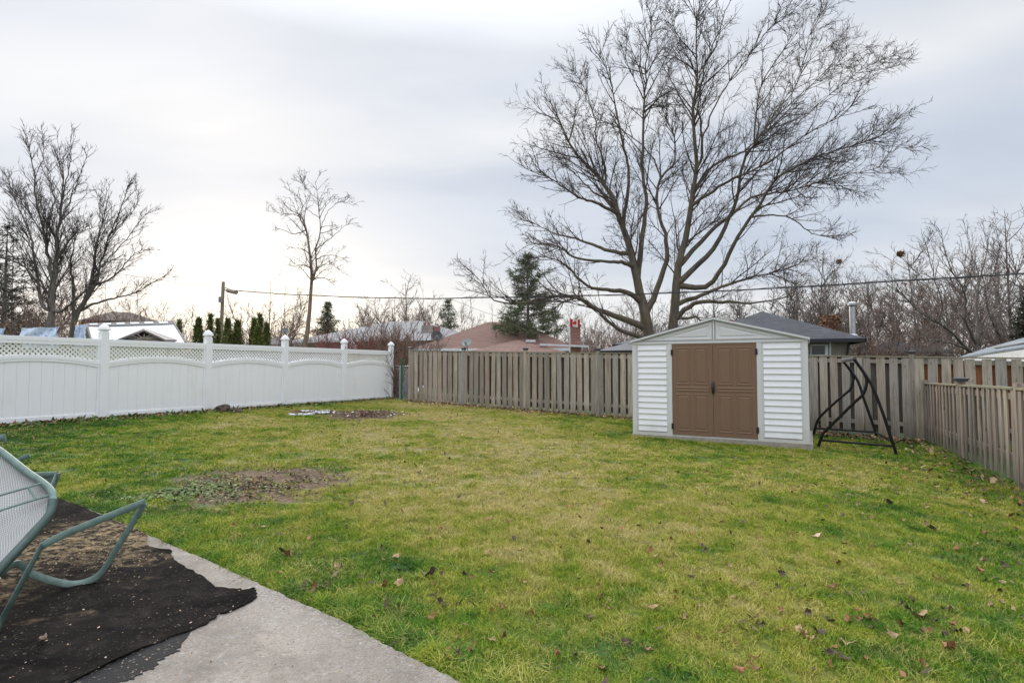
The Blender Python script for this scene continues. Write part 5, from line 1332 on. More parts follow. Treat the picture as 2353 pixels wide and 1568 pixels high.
# brown house at the left
T4, d4, n4, c4 = house('brown house with low hip roof behind the bare trees at left', 188, 372, 733, 52, 56, 6, 1.1, 2.4, M['roof_brown'], M['siding_brown'], M['fascia_dark'], .6)
for k in range(4):
    o = T4.location; u = .2 + .2 * k; q = c4[0].lerp(c4[1], u) + n4 * .58 - o
    wn = MB().prism([q + Vector((0, 0, -1.6)), q + d4 * 1.0 + Vector((0, 0, -1.6)), q + d4 * 1.0 + Vector((0, 0, -.6)), q + Vector((0, 0, -.6))], tuple(n4 * -.03)).build('window', M['glass'], T4)
# blue-grey roof at the right edge
A = P(2196, 826, 15.8); B = P(2520, 790, 9.8)
TR = thing('house', 'house corner with blue grey roof and white fascia at the right edge', 'house', (A.x, A.y, gz(A.x, A.y))); o = TR.location
dd = (B - A); dh = Vector((dd.x, dd.y, 0)).normalized(); nn = Vector((-dh.y, dh.x, 0)); nn = nn if nn.x > 0 else -nn
Lq = lambda v: tuple(Vector(v) - o)
# roof plane defined by picture outline: lower edge and upper edge run up to the right
e0 = P(2196, 822, 16.0); e1 = P(2290, 806, 13.6); e2 = P(2480, 776, 10.6)
u0 = P(2262, 800, 18.5); u1 = P(2400, 762, 15.5); u2 = P(2520, 730, 14.0)
mb = MB(); th = Vector((0, 0, -.05))
for quad in ([e0, e1, u0, e0], [e1, e2, u1, u0], [e2, e2 + Vector((1.2, -1.2, 0)), u2, u1]):
    qd = quad if quad[0] is not quad[3] else quad[:3]
    mb.prism([Lq(q) for q in qd], tuple(th))
mb.build('roof', M['roof_blue'], TR)
fz = MB(); fz.prism([Lq(e0 - Vector((0, 0, .06))), Lq(e1 - Vector((0, 0, .06))), Lq(e1 - Vector((0, 0, .22))), Lq(e0 - Vector((0, 0, .14)))], (0.02, .03, 0)); fz.build('gutter', M['fascia_white'], TR)
fz = MB(); fz.prism([Lq(e1 - Vector((0, 0, .06))), Lq(e2 - Vector((0, 0, .06))), Lq(e2 - Vector((0, 0, .75))), Lq(e1 - Vector((0, 0, .30)))], (0.04, .05, 0)); fz.build('fascia', M['white_metal'], TR)
rp = MB(); rp.prism([Lq(P(2284, 797, 15.4)), Lq(P(2370, 783, 13.6)), Lq(P(2370, 786, 13.5)), Lq(P(2288, 801, 15.3))], (0, .1, .02)); rp.build('ridge_flashing', M['galv'], TR)
wl = MB(); wl.prism([Lq(Vector((e1.x, e1.y, 0)) + nn * .5), Lq(Vector((e2.x, e2.y, 0)) + nn * .5), Lq(Vector((e2.x, e2.y, e2.z - .2)) + nn * .5), Lq(Vector((e1.x, e1.y, e1.z - .2)) + nn * .5)], tuple(nn * .2)); wl.build('wall', M['brick_red'], TR)
# small far roof
house('low dark far roof between the flue and the forked tree', 2085, 2200, 806, 40, 40, 8, .9, 3, M['roof_dark'], M['siding_beige'], M['fascia_dark'])
house('small pale far roof behind the cedars', 560, 640, 790, 42, 42, 8, .9, 2.5, M['roof_grey'], M['siding_beige'], M['fascia_grey'])

# frosted-roof garden shed at left
Tg = thing('garden_shed', 'wooden garden shed with white frosted roof and small gable behind the left fence', 'shed', (0, 0, 0)); 
ra, rb = P(201, 744, 17.6), P(394, 757, 16.6); ea, eb = P(212, 782, 15.6), P(424, 786, 14.9)
o = Vector((ea.x, ea.y, gz(ea.x, ea.y))); Tg.location = o; rb.z = ra.z; 
q_ = lambda v: tuple(Vector(v) - o)
bk = Vector((ra.x * 2 - ea.x, ra.y * 2 - ea.y, ea.z)); bk2 = Vector((rb.x * 2 - eb.x, rb.y * 2 - eb.y, eb.z))
mb = MB(); mb.prism([q_(ea), q_(eb), q_(rb), q_(ra)], (0, 0, -.04)); mb.prism([q_(ra), q_(rb), q_(bk2), q_(bk)], (0, 0, -.04)); mb.build('roof', M['roof_white'], Tg)
def rl(u, v, lift=0.0):   # u along ridge, v down slope
    a_ = ra.lerp(rb, u); b_ = ea.lerp(eb, u); p_ = a_.lerp(b_, v); p_.z += lift; return Vector(q_(p_))
mb = MB().prism([rl(-.005, -.01, .012), rl(1.005, -.01, .012), rl(1.005, .17, .012), rl(-.005, .17, .012)], (0, 0, .01)); mb.build('ridge_strip', M['grey_trim'], Tg)
for k in range(6):
    u = .02 + k * .165
    MB().prism([rl(u, .03, .026), rl(u + .10, .03, .026), rl(u + .10, .12, .026), rl(u, .12, .026)], (0, 0, .006)).build('ridge_panel', M['roof_white'], Tg)
for u0, u1 in ((-.02, .0), (1.0, 1.02)):
    MB().prism([rl(u0, 0, .02), rl(u1, 0, .02), rl(u1, 1, .02), rl(u0, 1, .02)], (0, 0, -.1)).build('barge_board', M['grey_trim'], Tg)
wl = MB(); wa, wb, wc, wd_ = [Vector(q_(v)) for v in (ea, eb, bk2, bk)]
cen = (wa + wb + wc + wd_) / 4; pts = [w.lerp(cen, .08) for w in (wa, wb, wc, wd_)]
wl.prism([(p.x, p.y, -.2) for p in pts], (0, 0, wa.z - .0)); wl.build('wall', M['siding_beige'], Tg)
gl = MB().prism([(pts[0].x, pts[0].y, wa.z - .2), (pts[3].x, pts[3].y, wa.z - .2), (((pts[0] + pts[3]) / 2).x, ((pts[0] + pts[3]) / 2).y, ra.z - o.z - .12)], (.06, 0, 0)); gl.build('gable_wall', M['siding_beige'], Tg)
pk = P(331, 761, 15.1); gl0 = P(264, 780, 15.0); gr0 = P(380, 784, 14.6); pkb = P(331, 757, 16.3)
gl0.z = gr0.z
for nm, e_ in (('dormer_roof', gl0), ('dormer_roof', gr0)):
    MB().prism([q_(e_), q_(pk), q_(pkb), q_(e_ + Vector((0, .5, .02)))], (0, 0, .05)).build(nm, M['grey_trim'], Tg)
fr = MB(); fr.prism([q_(gl0 + Vector((.1, .12, 0))), q_(gr0 + Vector((-.1, .12, 0))), q_(pk + Vector((0, .12, -.08)))], (0, .03, 0)); fr.build('dormer_face', M['siding_brown'], Tg)
for k in range(7):
    a_ = math.pi * (k + .5) / 7; c0 = Vector(q_(P(331, 779, 14.9))); MB().tube([c0, c0 + Vector((math.cos(a_) * .42, 0, math.sin(a_) * .15))], .012, 4).build('sunburst_slat', M['siding_beige'], Tg)

# ================================================================== LAUNDRY
LA, LB = P(-60, 748, 14.6), P(262, 737, 14.9)
tag(MB().tube([LA.lerp(LB, t / 12) - Vector((0, 0, .05 * math.sin(math.pi * t / 12))) for t in range(13)], .006, 5).build('clothesline', M['cable']), 'thin clothesline above the left white fence carrying the sheets', 'clothesline')
def line_z(x):
    u = (x - LA.x) / (LB.x - LA.x); return LA.z + (LB.z - LA.z) * u - .05 * math.sin(math.pi * u)
for (p0, p1, bot, lb, sd_) in ((-40, 16, 790, 'blue patterned sheet cut off by the left picture edge', 1), (42, 141, 800, 'wide blue and white patterned sheet hanging on the clothesline', 2), (168, 200, 800, 'narrow blue patterned sheet hanging nearest the vinyl post', 3)):
    a_, b_ = P(p0, 745, 14.7), P(p1, 742, 14.8); nx_, nz_ = 30, 16; V = []; rg_ = random.Random(sd_)
    for i in range(nx_ + 1):
        x = a_.x + (b_.x - a_.x) * i / nx_; zt = line_z(x) - .03 - .05 * abs(math.sin(i / nx_ * math.pi * (2 if p1 - p0 > 60 else 1))) * .8; zb_ = P(p0, bot, 14.7).z
        for j in range(nz_ + 1):
            v = j / nz_; V.append((x, 14.75 + .05 * math.sin(i * .55 + v * 2) * (1 - v * .4) + .03 * math.sin(i * 1.3 + v * 6 + sd_) + .03 * math.sin(v * 9 + i * .3), zt + (zb_ - zt) * v))
    Q = [(i * (nz_ + 1) + j, (i + 1) * (nz_ + 1) + j, (i + 1) * (nz_ + 1) + j + 1, i * (nz_ + 1) + j + 1) for i in range(nx_) for j in range(nz_)]
    V = np.array(V); c0 = np.array([a_.x, 14.75, a_.z]); V2 = V - c0; V3 = V2 + np.array([0, .008, 0]); Q = np.array(Q)
    T = thing('hanging_sheet', lb, 'sheet', tuple(c0), 0, 'sheets on the clothesline')
    link('cloth', fast_mesh('cloth', np.vstack([V2, V3]), np.vstack([Q, (Q + len(V2))[:, ::-1]]), M['sheet'], True), T)
    for u in (0.02, .5, .98):
        x = (b_.x - a_.x) * u; z = line_z(a_.x + x) - c0[2]
        MB().box(x - .01, x + .01, -.012, .012, z - .05, z + .05).build('clothes_peg', M['orange_wood'], T)

# ================================================================== POLE, CABLES, DISHES, FLAG
pb = P(504, 838, 30); pt = P(513, 647, 30)
TP = thing('utility_pole', 'wooden utility pole with splice box behind the cedars', 'utility pole', (pb.x, pb.y, gz(pb.x, pb.y))); o = TP.location
MB().tube([(0, 0, -.2), Vector(pt) - o], [.115, .085], 12).build('pole', M['pole'], TP, True)
q = P(508, 688, 29.8) - o; MB().box(q.x - .1, q.x + .02, q.y - .1, q.y + .1, q.z - .15, q.z + .15).build('meter_box', M['fascia_grey'], TP)
ba, bb = P(517, 665, 29.6) - o, P(542, 671, 28.6) - o
MB().tube([ba, ba.lerp(bb, .25), ba.lerp(bb, .3), bb], [.03, .04, .12, .12], 10).build('splice_case', simple('splice_case_tan', (0.30, 0.24, 0.19), .6), TP, True)
cA, cB = P(514, 662, 30), P(2480, 619, 12.6)
main_px = [(514, 660), (547, 667), (650, 675), (780, 681), (956, 685.5), (1102, 683.5), (1300, 680), (1492, 674.5), (1700, 666), (1900, 655), (2131, 641), (2352, 628), (2600, 611)]
pts = bez([VPl(x, y, cA, cB) for x, y in main_px], 60)
tag(MB().tube([Vector(p_) for p_ in pts], .021, 6).build('overhead_cable', M['cable']), 'thick black overhead cable running from the pole across to the right edge', 'cable')
pts2 = [Vector(p_) + Vector((0, .02, .045 * math.sin(i * 1.1))) for i, p_ in enumerate(pts)]
tag(MB().tube(pts2, .007, 4).build('lashing_wire', M['cable']), 'thin wire wound round the thick black overhead cable', 'wire')
def wire(px, Za, Zb, lb, r=.008):
    a_ = P(*px[0], Za); b_ = P(*px[-1], Zb); pp = [VPl(x, y, a_, b_) for x, y in px]
    tag(MB().tube([Vector(q) for q in bez(pp, 24)], r, 4).build('overhead_wire', M['cable']), lb, 'wire')
wire([(-60, 575), (120, 606), (279, 629.5), (440, 652.5), (513, 661)], 24, 30, 'thin wire running left from the utility pole through the bare trees', .010)
wire([(542, 668), (714, 684), (834, 690), (960, 690)], 29, 34, 'thin lower wire just below the thick cable right of the pole', .007)
wire([(1034, 686.5), (1070, 700), (1102, 713), (1180, 740)], 21, 30, 'thin service wire dropping from the cable to the red brown roof', .007)
wire([(514, 652), (650, 670), (760, 678)], 30, 40, 'faint wire above the thick cable right of the pole', .006)

def dish(px, py, r_px, Z, label, mat, tilt, spin, base_px, grp='satellite dishes over the back fence', tint=None):
    c0 = P(px, py, Z); R = r_px / F * Z; b = P(base_px[0], base_px[1], Z)
    T = thing('satellite_dish', label, 'satellite dish', tuple(b), 0, grp); rel = c0 - b
    m_ = Matrix.Rotation(spin, 3, 'Z') @ Matrix.Rotation(tilt, 3, 'X')
    mb = MB(); rings = [(0.01, 0), (.35, -.02), (.7, -.075), (1.0, -.16)]; n = 24
    for s_, off in ((1, 0), (1, .02)):
        for (rr, zz) in rings:
            for k in range(n):
                a_ = 2 * math.pi * k / n; v = m_ @ Vector((rr * R * math.cos(a_), rr * R * .92 * math.sin(a_), -zz * R - off)); mb.v.append(tuple(rel + v))
    for s_ in range(2):
        for i in range(3):
            for k in range(n):
                k2 = (k + 1) % n; b0_ = s_ * 4 * n; mb.f.append((b0_ + i * n + k, b0_ + i * n + k2, b0_ + (i + 1) * n + k2, b0_ + (i + 1) * n + k))
    for k in range(n): k2 = (k + 1) % n; mb.f.append((3 * n + k, 3 * n + k2, 7 * n + k2, 7 * n + k))
    mb.build('reflector', mat, T, True)
    axis = m_ @ Vector((0, 0, 1))
    MB().tube([rel - axis * .03, Vector((0, 0, 0))], .022, 6).build('mast', M['fascia_grey'], T)
    tip = rel + axis * R * 1.0 + Vector((0, 0, -R * .35)); foot = rel + (m_ @ Vector((0, -R * .9, R * .1)))
    MB().tube([foot, tip], .014, 5).build('feed_arm', M['fascia_grey'], T)
    MB().tube([tip - axis * .02, tip - axis * .12], [.05, .04], 8).build('feed_horn', M['fascia_grey'], T)
dish(1003, 772, 13, 24, 'dark round satellite dish on the red roof near the stone chimney', simple('dark_grey_dish', (0.06, 0.065, 0.07), .5), math.radians(70), math.radians(12), (1010, 806))
dish(1072, 787, 11, 23.5, 'smaller pale grey satellite dish above the wooden fence', simple('pale_grey_dish', (0.30, 0.34, 0.35), .4), math.radians(62), math.radians(-20), (1074, 808))
dish(655, 759.5, 7.5, 30, 'grey satellite dish above the white fence right of the cedars', simple('mid_grey_dish', (0.25, 0.27, 0.31), .5), math.radians(80), math.radians(5), (655, 800), grp=None)

# flagpole and flag
fp = P(1308.6, 838, 25.5); TF = thing('flagpole', 'thin white flagpole in front of the brick chimney', 'flagpole', (fp.x, fp.y, gz(fp.x, fp.y))); o = TF.location
MB().tube([(0, 0, 0), P(1308.6, 730, 25.5) - o], .022, 8).build('pole', M['white_metal'], TF)
MB().lathe([(.001, -.03), (.03, 0), (.001, .03)], c=tuple(P(1308.6, 729, 25.5) - o), sides=8).build('finial', M['white_metal'], TF)
fa, fb2 = P(1309.3, 732, 25.48), P(1333, 749, 25.4); fw = fb2.x - fa.x; fh_ = fa.z - fb2.z
red = simple('flag_red', (0.62, 0.02, 0.02), .7, .1); white = simple('flag_white', (0.80, 0.80, 0.82), .7, .05)
TFl = thing('flag', 'red and white maple leaf flag flying from the thin flagpole', 'flag', (fa.x, fa.y, fb2.z))
def cloth_strip(u0, u1, nm, mt, off=0.0):
    n = 8; mb = MB()
    def pt(u, v): return Vector((u * fw, .05 * math.sin(u * 7) * u - .0 + off, v * fh_ - .06 * u * math.sin(u * 3)))
    for i in range(n):
        ua, ub = u0 + (u1 - u0) * i / n, u0 + (u1 - u0) * (i + 1) / n
        mb.poly([pt(ua, 0), pt(ub, 0), pt(ub, 1), pt(ua, 1)])
        mb.poly([pt(ua, 0) + Vector((0, .004, 0)), pt(ua, 1) + Vector((0, .004, 0)), pt(ub, 1) + Vector((0, .004, 0)), pt(ub, 0) + Vector((0, .004, 0))])
    return mb.build(nm, mt, TFl)
cloth_strip(0, .25, 'red_band', red); cloth_strip(.25, .75, 'white_field', white); cloth_strip(.75, 1, 'red_band', red)
leafpts = [(0, -.42), (.03, -.16), (.30, -.20), (.25, -.10), (.44, .07), (.36, .10), (.40, .24), (.26, .21), (.22, .27), (.10, .15), (.14, .38), (.07, .34), (0, .48)]
full = leafpts + [(-x, y) for x, y in leafpts[-2:0:-1]]
mb = MB(); mb.poly([(fw * .5 + x * fh_ * .85, -.022 + .05 * math.sin(3.5) * .5, fh_ * .5 + y * fh_ * .8 - .03) for x, y in full]); mb.build('maple_leaf', red, TFl)

# green steel post with chain-link beside the white fence
gp_ = P(922, 923, 20.3)
TG2 = thing('green_post', 'dark green steel fence post between the white and the wooden fence', 'post', (gp_.x, gp_.y, gz(gp_.x, gp_.y))); o = TG2.location
ht = P(922, 824, 20.3).z - o.z
MB().box(-.035, .035, -.006, .0, -.1, ht).build('post_face', M['green_post'], TG2); MB().box(-.006, .006, .001, .045, -.1, ht).build('post_rib', M['green_post'], TG2)
MB().tube([(-.055, .03, -.1), (-.055, .03, 1.25)], .028, 8).build('pipe', M['galv'], TG2)
ca, cb_ = Vector((WF0.x + .12, WF0.y + .3, 0)), Vector((BO.x - .1, BO.y + .3, 0))
CL = thing('chain_link_fence', 'low silver chain link fence closing the gap beside the green post', 'fence', (ca.x, ca.y, gz(ca.x, ca.y))); Lc = (cb_ - ca).length; CL.rotation_euler = (0, 0, math.atan2(cb_.y - ca.y, cb_.x - ca.x))
MB().tube([(-.1, 0, 1.22), (Lc + .1, 0, 1.22)], .022, 8).build('top_rail', M['galv'], CL)
cm = MB(); k = -1.3
while k < Lc:
    for s_ in (1, -1):
        x0, z0, x1, z1 = (k, 0, k + 1.2, 1.2) if s_ > 0 else (k, 1.2, k + 1.2, 0)
        if x0 < 0: t_ = -x0 / 1.2; z0 = z0 + (z1 - z0) * t_; x0 = 0
        if x1 > Lc: t_ = (Lc - x0) / (x1 - x0); z1 = z0 + (z1 - z0) * t_; x1 = Lc
        if x1 > x0: cm.tube([(x0, 0, z0), (x1, 0, z1)], .0022, 3, caps=False)
    k += .075
tag(cm.build('wire_mesh', M['galv'], CL), kind='stuff')
# garden arch and white ornament behind the fence
ap = [P(x, y, 24.2) for x, y in ((668, 800), (669, 786), (676, 772), (687, 766), (697, 768), (701, 776), (702, 800))]
tag(MB().tube([Vector(q) for q in bez(ap, 24)], .02, 6).build('garden_arch', M['cable']), 'thin black garden arch left of the slim bent tree', 'arch')
oc = P(810, 800, 22.6); TO = thing('garden_ornament', 'white lacy garden ornament poking above the fence by the dogwood', 'ornament', (oc.x, oc.y, gz(oc.x, oc.y))); hh = P(810, 784, 22.6).z - TO.location.z
MB().tube([(0, 0, -.05), (0, 0, hh - .35)], .03, 6).build('stake', M['white_metal'], TO)
mb = MB(); rg_ = random.Random(8)
for k in range(60):
    z = rg_.uniform(hh - .42, hh); w = .14 * (1 - ((z - hh + .24) / .27) ** 2) if abs((z - hh + .24) / .27) < 1 else .03; c0 = Vector((rg_.uniform(-w, w), rg_.uniform(-.05, .05), z)); r_ = .022
    mb.lathe([(.002, -r_), (r_, 0), (.002, r_)], c=tuple(c0), sides=5)
tag(mb.build('lace_work', M['white_metal'], TO), kind='stuff')
# pale bracket post by the right fence
q = G(2345, 1000); q = P(2346, 886, 9.6); zt_ = P(2346, 842, 9.6).z
TB = thing('trellis_post', 'thin pale wooden trellis post with short arm at the right picture edge', 'post', (q.x, q.y, gz(q.x, q.y))); o = TB.location
MB().box(-.018, .018, -.018, .018, -.1, zt_ - o.z).build('upright', M['fence_wood'], TB); MB().box(-.10, .5, -.02, .02, zt_ - o.z + .001, zt_ - o.z + .035).build('arm', M['fence_wood'], TB)

# ================================================================== GROUND DETAIL
# rotten stump by the white fence
sc_ = G(520, 946); TS = thing('rotten_log', 'dark rotten log lump lying against the white fence', 'log', tuple(sc_))
import bmesh
def lump(name, loc, scale, seed, mat, parent):
    bm = bmesh.new(); bmesh.ops.create_icosphere(bm, subdivisions=3, radius=1)
    for v in bm.verts:
        f_ = 1 + .38 * mnoise.noise(v.co * 1.6 + Vector((seed, 0, 0))) + .30 * mnoise.noise(v.co * 4.5 + Vector((0, seed, 0)))
        v.co = Vector((v.co.x * scale[0] * f_, v.co.y * scale[1] * f_, v.co.z * scale[2] * f_))
    me = bpy.data.meshes.new(name); bm.to_mesh(me); bm.free(); me.materials.append(mat); return link(name, me, parent, loc)
mlog = simple('rotten_wood', (0.075, 0.055, 0.042), .95, .5, 18, bump=.9, bscale=30)
lump('stump', (-.10, 0, .06), (.22, .16, .13), 3, mlog, TS); lump('broken_piece', (.26, -.05, .03), (.17, .10, .07), 7, mlog, TS)

def inside_poly(x, y, poly):
    c_ = np.zeros(len(x), bool); n = len(poly); j = n - 1
    for i in range(n):
        xi, yi, xj, yj = poly[i][0], poly[i][1], poly[j][0], poly[j][1]
        cond = ((yi > y) != (yj > y)) & (x < (xj - xi) * (y - yi) / (yj - yi + 1e-12) + xi); c_ ^= cond; j = i
    return c_
patio_xy = [(p_.x, p_.y) for p_ in patio]
def frags(name, label, cat, cx, cy, n, mats_, size, seed, lift=.012, kindless=False, curl=1.0, flat=.5):
    """loose bits (chips, small leaves) as one mesh with several materials"""
    rg = np.random.default_rng(seed); K = n; c = np.stack([cx, cy, gzn(cx, cy) + lift], 1)
    a_ = rg.random(K) * 2 * np.pi; s = size * (0.45 + 1.1 * rg.random(K))
    u = np.stack([np.cos(a_), np.sin(a_), rg.normal(0, flat, K)], 1) * s[:, None]; w = np.stack([-np.sin(a_), np.cos(a_), rg.normal(0, flat, K)], 1) * (s * (.35 + .5 * rg.random(K)))[:, None]
    up = np.zeros((K, 3)); up[:, 2] = s * .35 * curl * rg.random(K); c[:, 2] += np.abs(u[:, 2]) * .6 + np.abs(w[:, 2]) * .6
    V = np.stack([c - u + up, c - w * .9 + u * .1, c + u + up, c + w], 1).reshape(-1, 3); Q = np.arange(4 * K).reshape(K, 4)
    me = fast_mesh(name, V, Q, mats_); me.polygons.foreach_set('material_index', rg.integers(0, len(mats_), K).astype(np.int32))
    return tag(link(name, me), label, cat, kind='stuff')
rg = np.random.default_rng(77)
def ellpts(e, n, sd=.5):
    r_ = np.abs(rg.normal(0, .62, n)); a_ = rg.random(n) * 2 * np.pi; x = e[0] + e[2] * r_ * np.cos(a_); y = e[1] + e[3] * r_ * np.sin(a_)
    w = np.array([mnoise.noise(Vector((p * 2.3, q * 2.3, 1.7))) + .5 * mnoise.noise(Vector((p * 7, q * 7, 5))) for p, q in zip(x, y)]); ok = w > -.22 + .35 * (r_ - .8); return x[ok], y[ok]
LM = [M['leaf_rust'], M['leaf_tan'], M['leaf_dark'], M['leaf_dark'], M['soil']]
mulch = simple('dark_mulch', (0.06, 0.030, 0.022), .95, .4, 30, world=True)
x, y = ellpts(PATCH[1], 2600); frags('mulch', 'dark brown mulch patch on the lawn by the far end of the white fence', 'mulch', x, y, len(x), [mulch, M['soil'], M['leaf_dark'], M['leaf_rust']], .026, 1, flat=.3)
x, y = ellpts(PATCH[2], 700); frags('mulch', 'thin scattering of mulch beside the snow remains', 'mulch', x, y, len(x), [mulch, M['soil'], M['leaf_rust']], .022, 2, flat=.3)
# snow remnants
def snowbits(cxp, cyp, n, sd):
    rg = np.random.default_rng(sd); xs_ = []
    for (a_, b_, c_, d_) in cxp:
        for k in range(n): g_ = G(rg.uniform(a_, b_), rg.uniform(c_, d_)); xs_.append((g_.x, g_.y))
    xs_ = np.array(xs_); return xs_[:, 0], xs_[:, 1]
x, y = snowbits([(665, 720, 950.5, 954.5), (693, 760, 943.5, 946.5), (715, 755, 947, 950)], 0, 62, 5)
frags('snow_remains', 'thin strip of melting snow on the lawn near the white fence', 'snow', x, y, len(x), [M['snow']], .055, 3, .022, flat=.05, curl=0.15)
x, y = snowbits([(740, 930, 944, 960)], 0, 34, 6); frags('snow_remains', 'scattered bits of snow on the dark mulch patch', 'snow', x, y, len(x), [M['snow']], .032, 4, .035, flat=.2)
x, y = ellpts(PATCH[0], 6500)
wlf = simple('weed_leaf', (0.15, 0.20, 0.055), .7, .5, 5, world=True); straw = simple('dead_grass', (0.26, 0.185, 0.10), .8, .3, 9, world=True)
frags('leaf_litter', 'dead weeds and leaf scraps on the bare patch near the patio', 'leaf litter', x, y, len(x), [wlf, straw, M['leaf_dark'], M['soil'], M['leaf_rust'], M['soil']], .015, 7, .008, flat=.3)
x, y = ellpts((PATCH[0][0] - .55, PATCH[0][1] - .55, PATCH[0][2] * .75, PATCH[0][3] * .7), 1500)
frags('weeds', 'low yellow green broad leaved weeds at the near edge of the bare patch', 'weeds', x, y, len(x), [wlf, M['ivy']], .018, 9, .02, flat=.3)
# litter along fences
def along(A, B, n, w, side, sd):
    rg = np.random.default_rng(sd); t = rg.random(n); off = rg.exponential(w, n); A = np.array(A); B = np.array(B); d = (B - A) / np.linalg.norm(B - A); nn_ = np.array([-d[1], d[0]]) * side
    p_ = A + (B - A) * t[:, None] + nn_ * off[:, None]; return p_[:, 0], p_[:, 1]
w7 = WF0 + WD * 6
x, y = along((w7.x, w7.y), (WF0.x, WF0.y), 6500, .17, -1, 12); x += .10; y -= .05
frags('ground_cover', 'strip of ivy and weeds along the foot of the white fence', 'ground cover', x, y, len(x), [M['ivy'], M['ivy'], M['leaf_dark'], M['leaf_rust'], wlf], .028, 13, .03, flat=.5)
b3 = BO + BD * 3.5; b8 = BO + BD * 7
x, y = along((BO.x, BO.y), (b3.x, b3.y), 2600, .22, -1, 14); frags('leaf_litter', 'brown leaves drifted along the foot of the back fence left of the shed', 'leaf litter', x, y, len(x), LM[:4], .028, 15, .02, flat=.45)
b5 = BO + BD * 5.2
x, y = along((b5.x, b5.y), (RO.x, RO.y), 700, .3, -1, 16); frags('leaf_litter', 'brown leaves drifted in the corner behind the swing frame', 'leaf litter', x, y, len(x), LM[:4], .030, 17, .02, flat=.45)
re_ = RO + RD * 7
x, y = along((RO.x, RO.y), (re_.x, re_.y), 700, .35, -1, 18); frags('leaf_litter', 'brown leaves scattered along the foot of the low right fence', 'leaf litter', x, y, len(x), LM[:4], .028, 19, .02, flat=.45)
# dry bits everywhere on the lawn
x = rg.uniform(-9, 9, 3800); y = rg.uniform(2.2, 19, 3800); ok = ~inside_poly(x, y, patio_xy); x, y = x[ok], y[ok]
frags('leaf_litter', 'tiny dark leaf scraps strewn all over the lawn', 'leaf litter', x, y, len(x), [M['leaf_dark'], M['leaf_rust'], M['leaf_dark'], straw], .018, 20, .025, flat=.5)
# patio grit
rg = np.random.default_rng(90); pts = [G(rg.uniform(-40, 900), rg.uniform(1180, 1560), .04) for _ in range(420)]
x = np.array([p_.x for p_ in pts]); y = np.array([p_.y for p_ in pts]); ok = inside_poly(x, y, patio_xy); x, y = x[ok], y[ok]
frags('patio_debris', 'pale wood chips and grit scattered over the mat and concrete', 'debris', x, y, len(x), [M['leaf_tan'], M['leaf_dark'], M['leaf_pink'], M['soil']], .0055, 21, .048, flat=.15)
# chips on the dirty patch of the mat
pts = [G(rg.gauss(215, 85) if hasattr(rg, 'gauss') else rg.normal(215, 85), rg.normal(1262, 32), .045) for _ in range(1000)]
x = np.array([p_.x for p_ in pts]); y = np.array([p_.y for p_ in pts]); ok = inside_poly(x, y, [(p_.x, p_.y) for p_ in rag]); x, y = x[ok], y[ok]
frags('wood_chips', 'dry tan seed husks and chips heaped on the mat below the chair', 'debris', x, y, len(x), [straw, M['leaf_tan'], M['soil'], straw], .006, 22, .046, flat=.2)

# individual fallen leaves
def leaf_mesh(seed, size=.045, lobes=True):
    rg = random.Random(seed); pts = []
    n = 20
    for k in range(n):
        a_ = 2 * math.pi * k / n; r_ = .74 + (.22 if k % 4 == 0 else (.0 if k % 2 == 0 else .10)) + rg.uniform(-.12, .12)
        pts.append((math.cos(a_) * r_, math.sin(a_) * r_ * .85))
    cx_ = rg.uniform(.5, 1.2); cy_ = rg.uniform(-.5, .9); tw = rg.uniform(-.4, .4)
    def z(x, y): return cx_ * x * x * .8 + cy_ * y * y * .7 + tw * x * y + .12 * math.sin(5 * x + 3 * y)
    v = [(0, 0, 0)] + [(x * .5 * size, y * .5 * size, z(x * .5, y * .5) * size) for x, y in pts] + [(x * size, y * size, z(x, y) * size) for x, y in pts]
    f = []
    for k in range(n):
        k2 = (k + 1) % n; f.append((0, 1 + k, 1 + k2)); f.append((1 + k, 1 + n + k, 1 + n + k2, 1 + k2))
    b0 = len(v); e = size * .04
    v += [(.95 * size * math.cos(3.1), -e, .2 * size), (-1.6 * size, 0, .35 * size), (-.2 * size, e, .01)]; f.append((b0, b0 + 1, b0 + 2))
    me = bpy.data.meshes.new('fallen_leaf'); me.from_pydata(v, [], f); me.update(); return me
LMs = {}
for cn in ('leaf_rust', 'leaf_tan', 'leaf_dark', 'leaf_pink'):
    for k in range(4):
        me = leaf_mesh(k * 7 + len(cn)); me.materials.append(M[cn]); LMs[(cn, k)] = me
cname = {'leaf_rust': 'rusty brown', 'leaf_tan': 'dry tan', 'leaf_dark': 'dark brown', 'leaf_pink': 'pale pinkish'}
def put_leaf(px, py, cn, size=1.0, label=None, group=None, lift=.020, rg=random.Random(3)):
    g_ = G(px, py); o = link('fallen_leaf', LMs[(cn, rg.randrange(4))]); o.location = (g_.x, g_.y, g_.z + lift)
    o.rotation_euler = (rg.uniform(-.7, .7), rg.uniform(-.7, .7), rg.uniform(0, 6.28)); s = size * rg.uniform(.75, 1.15); o.scale = (s, s * rg.uniform(.45, .95), s)
    return tag(o, label, 'leaf', group)
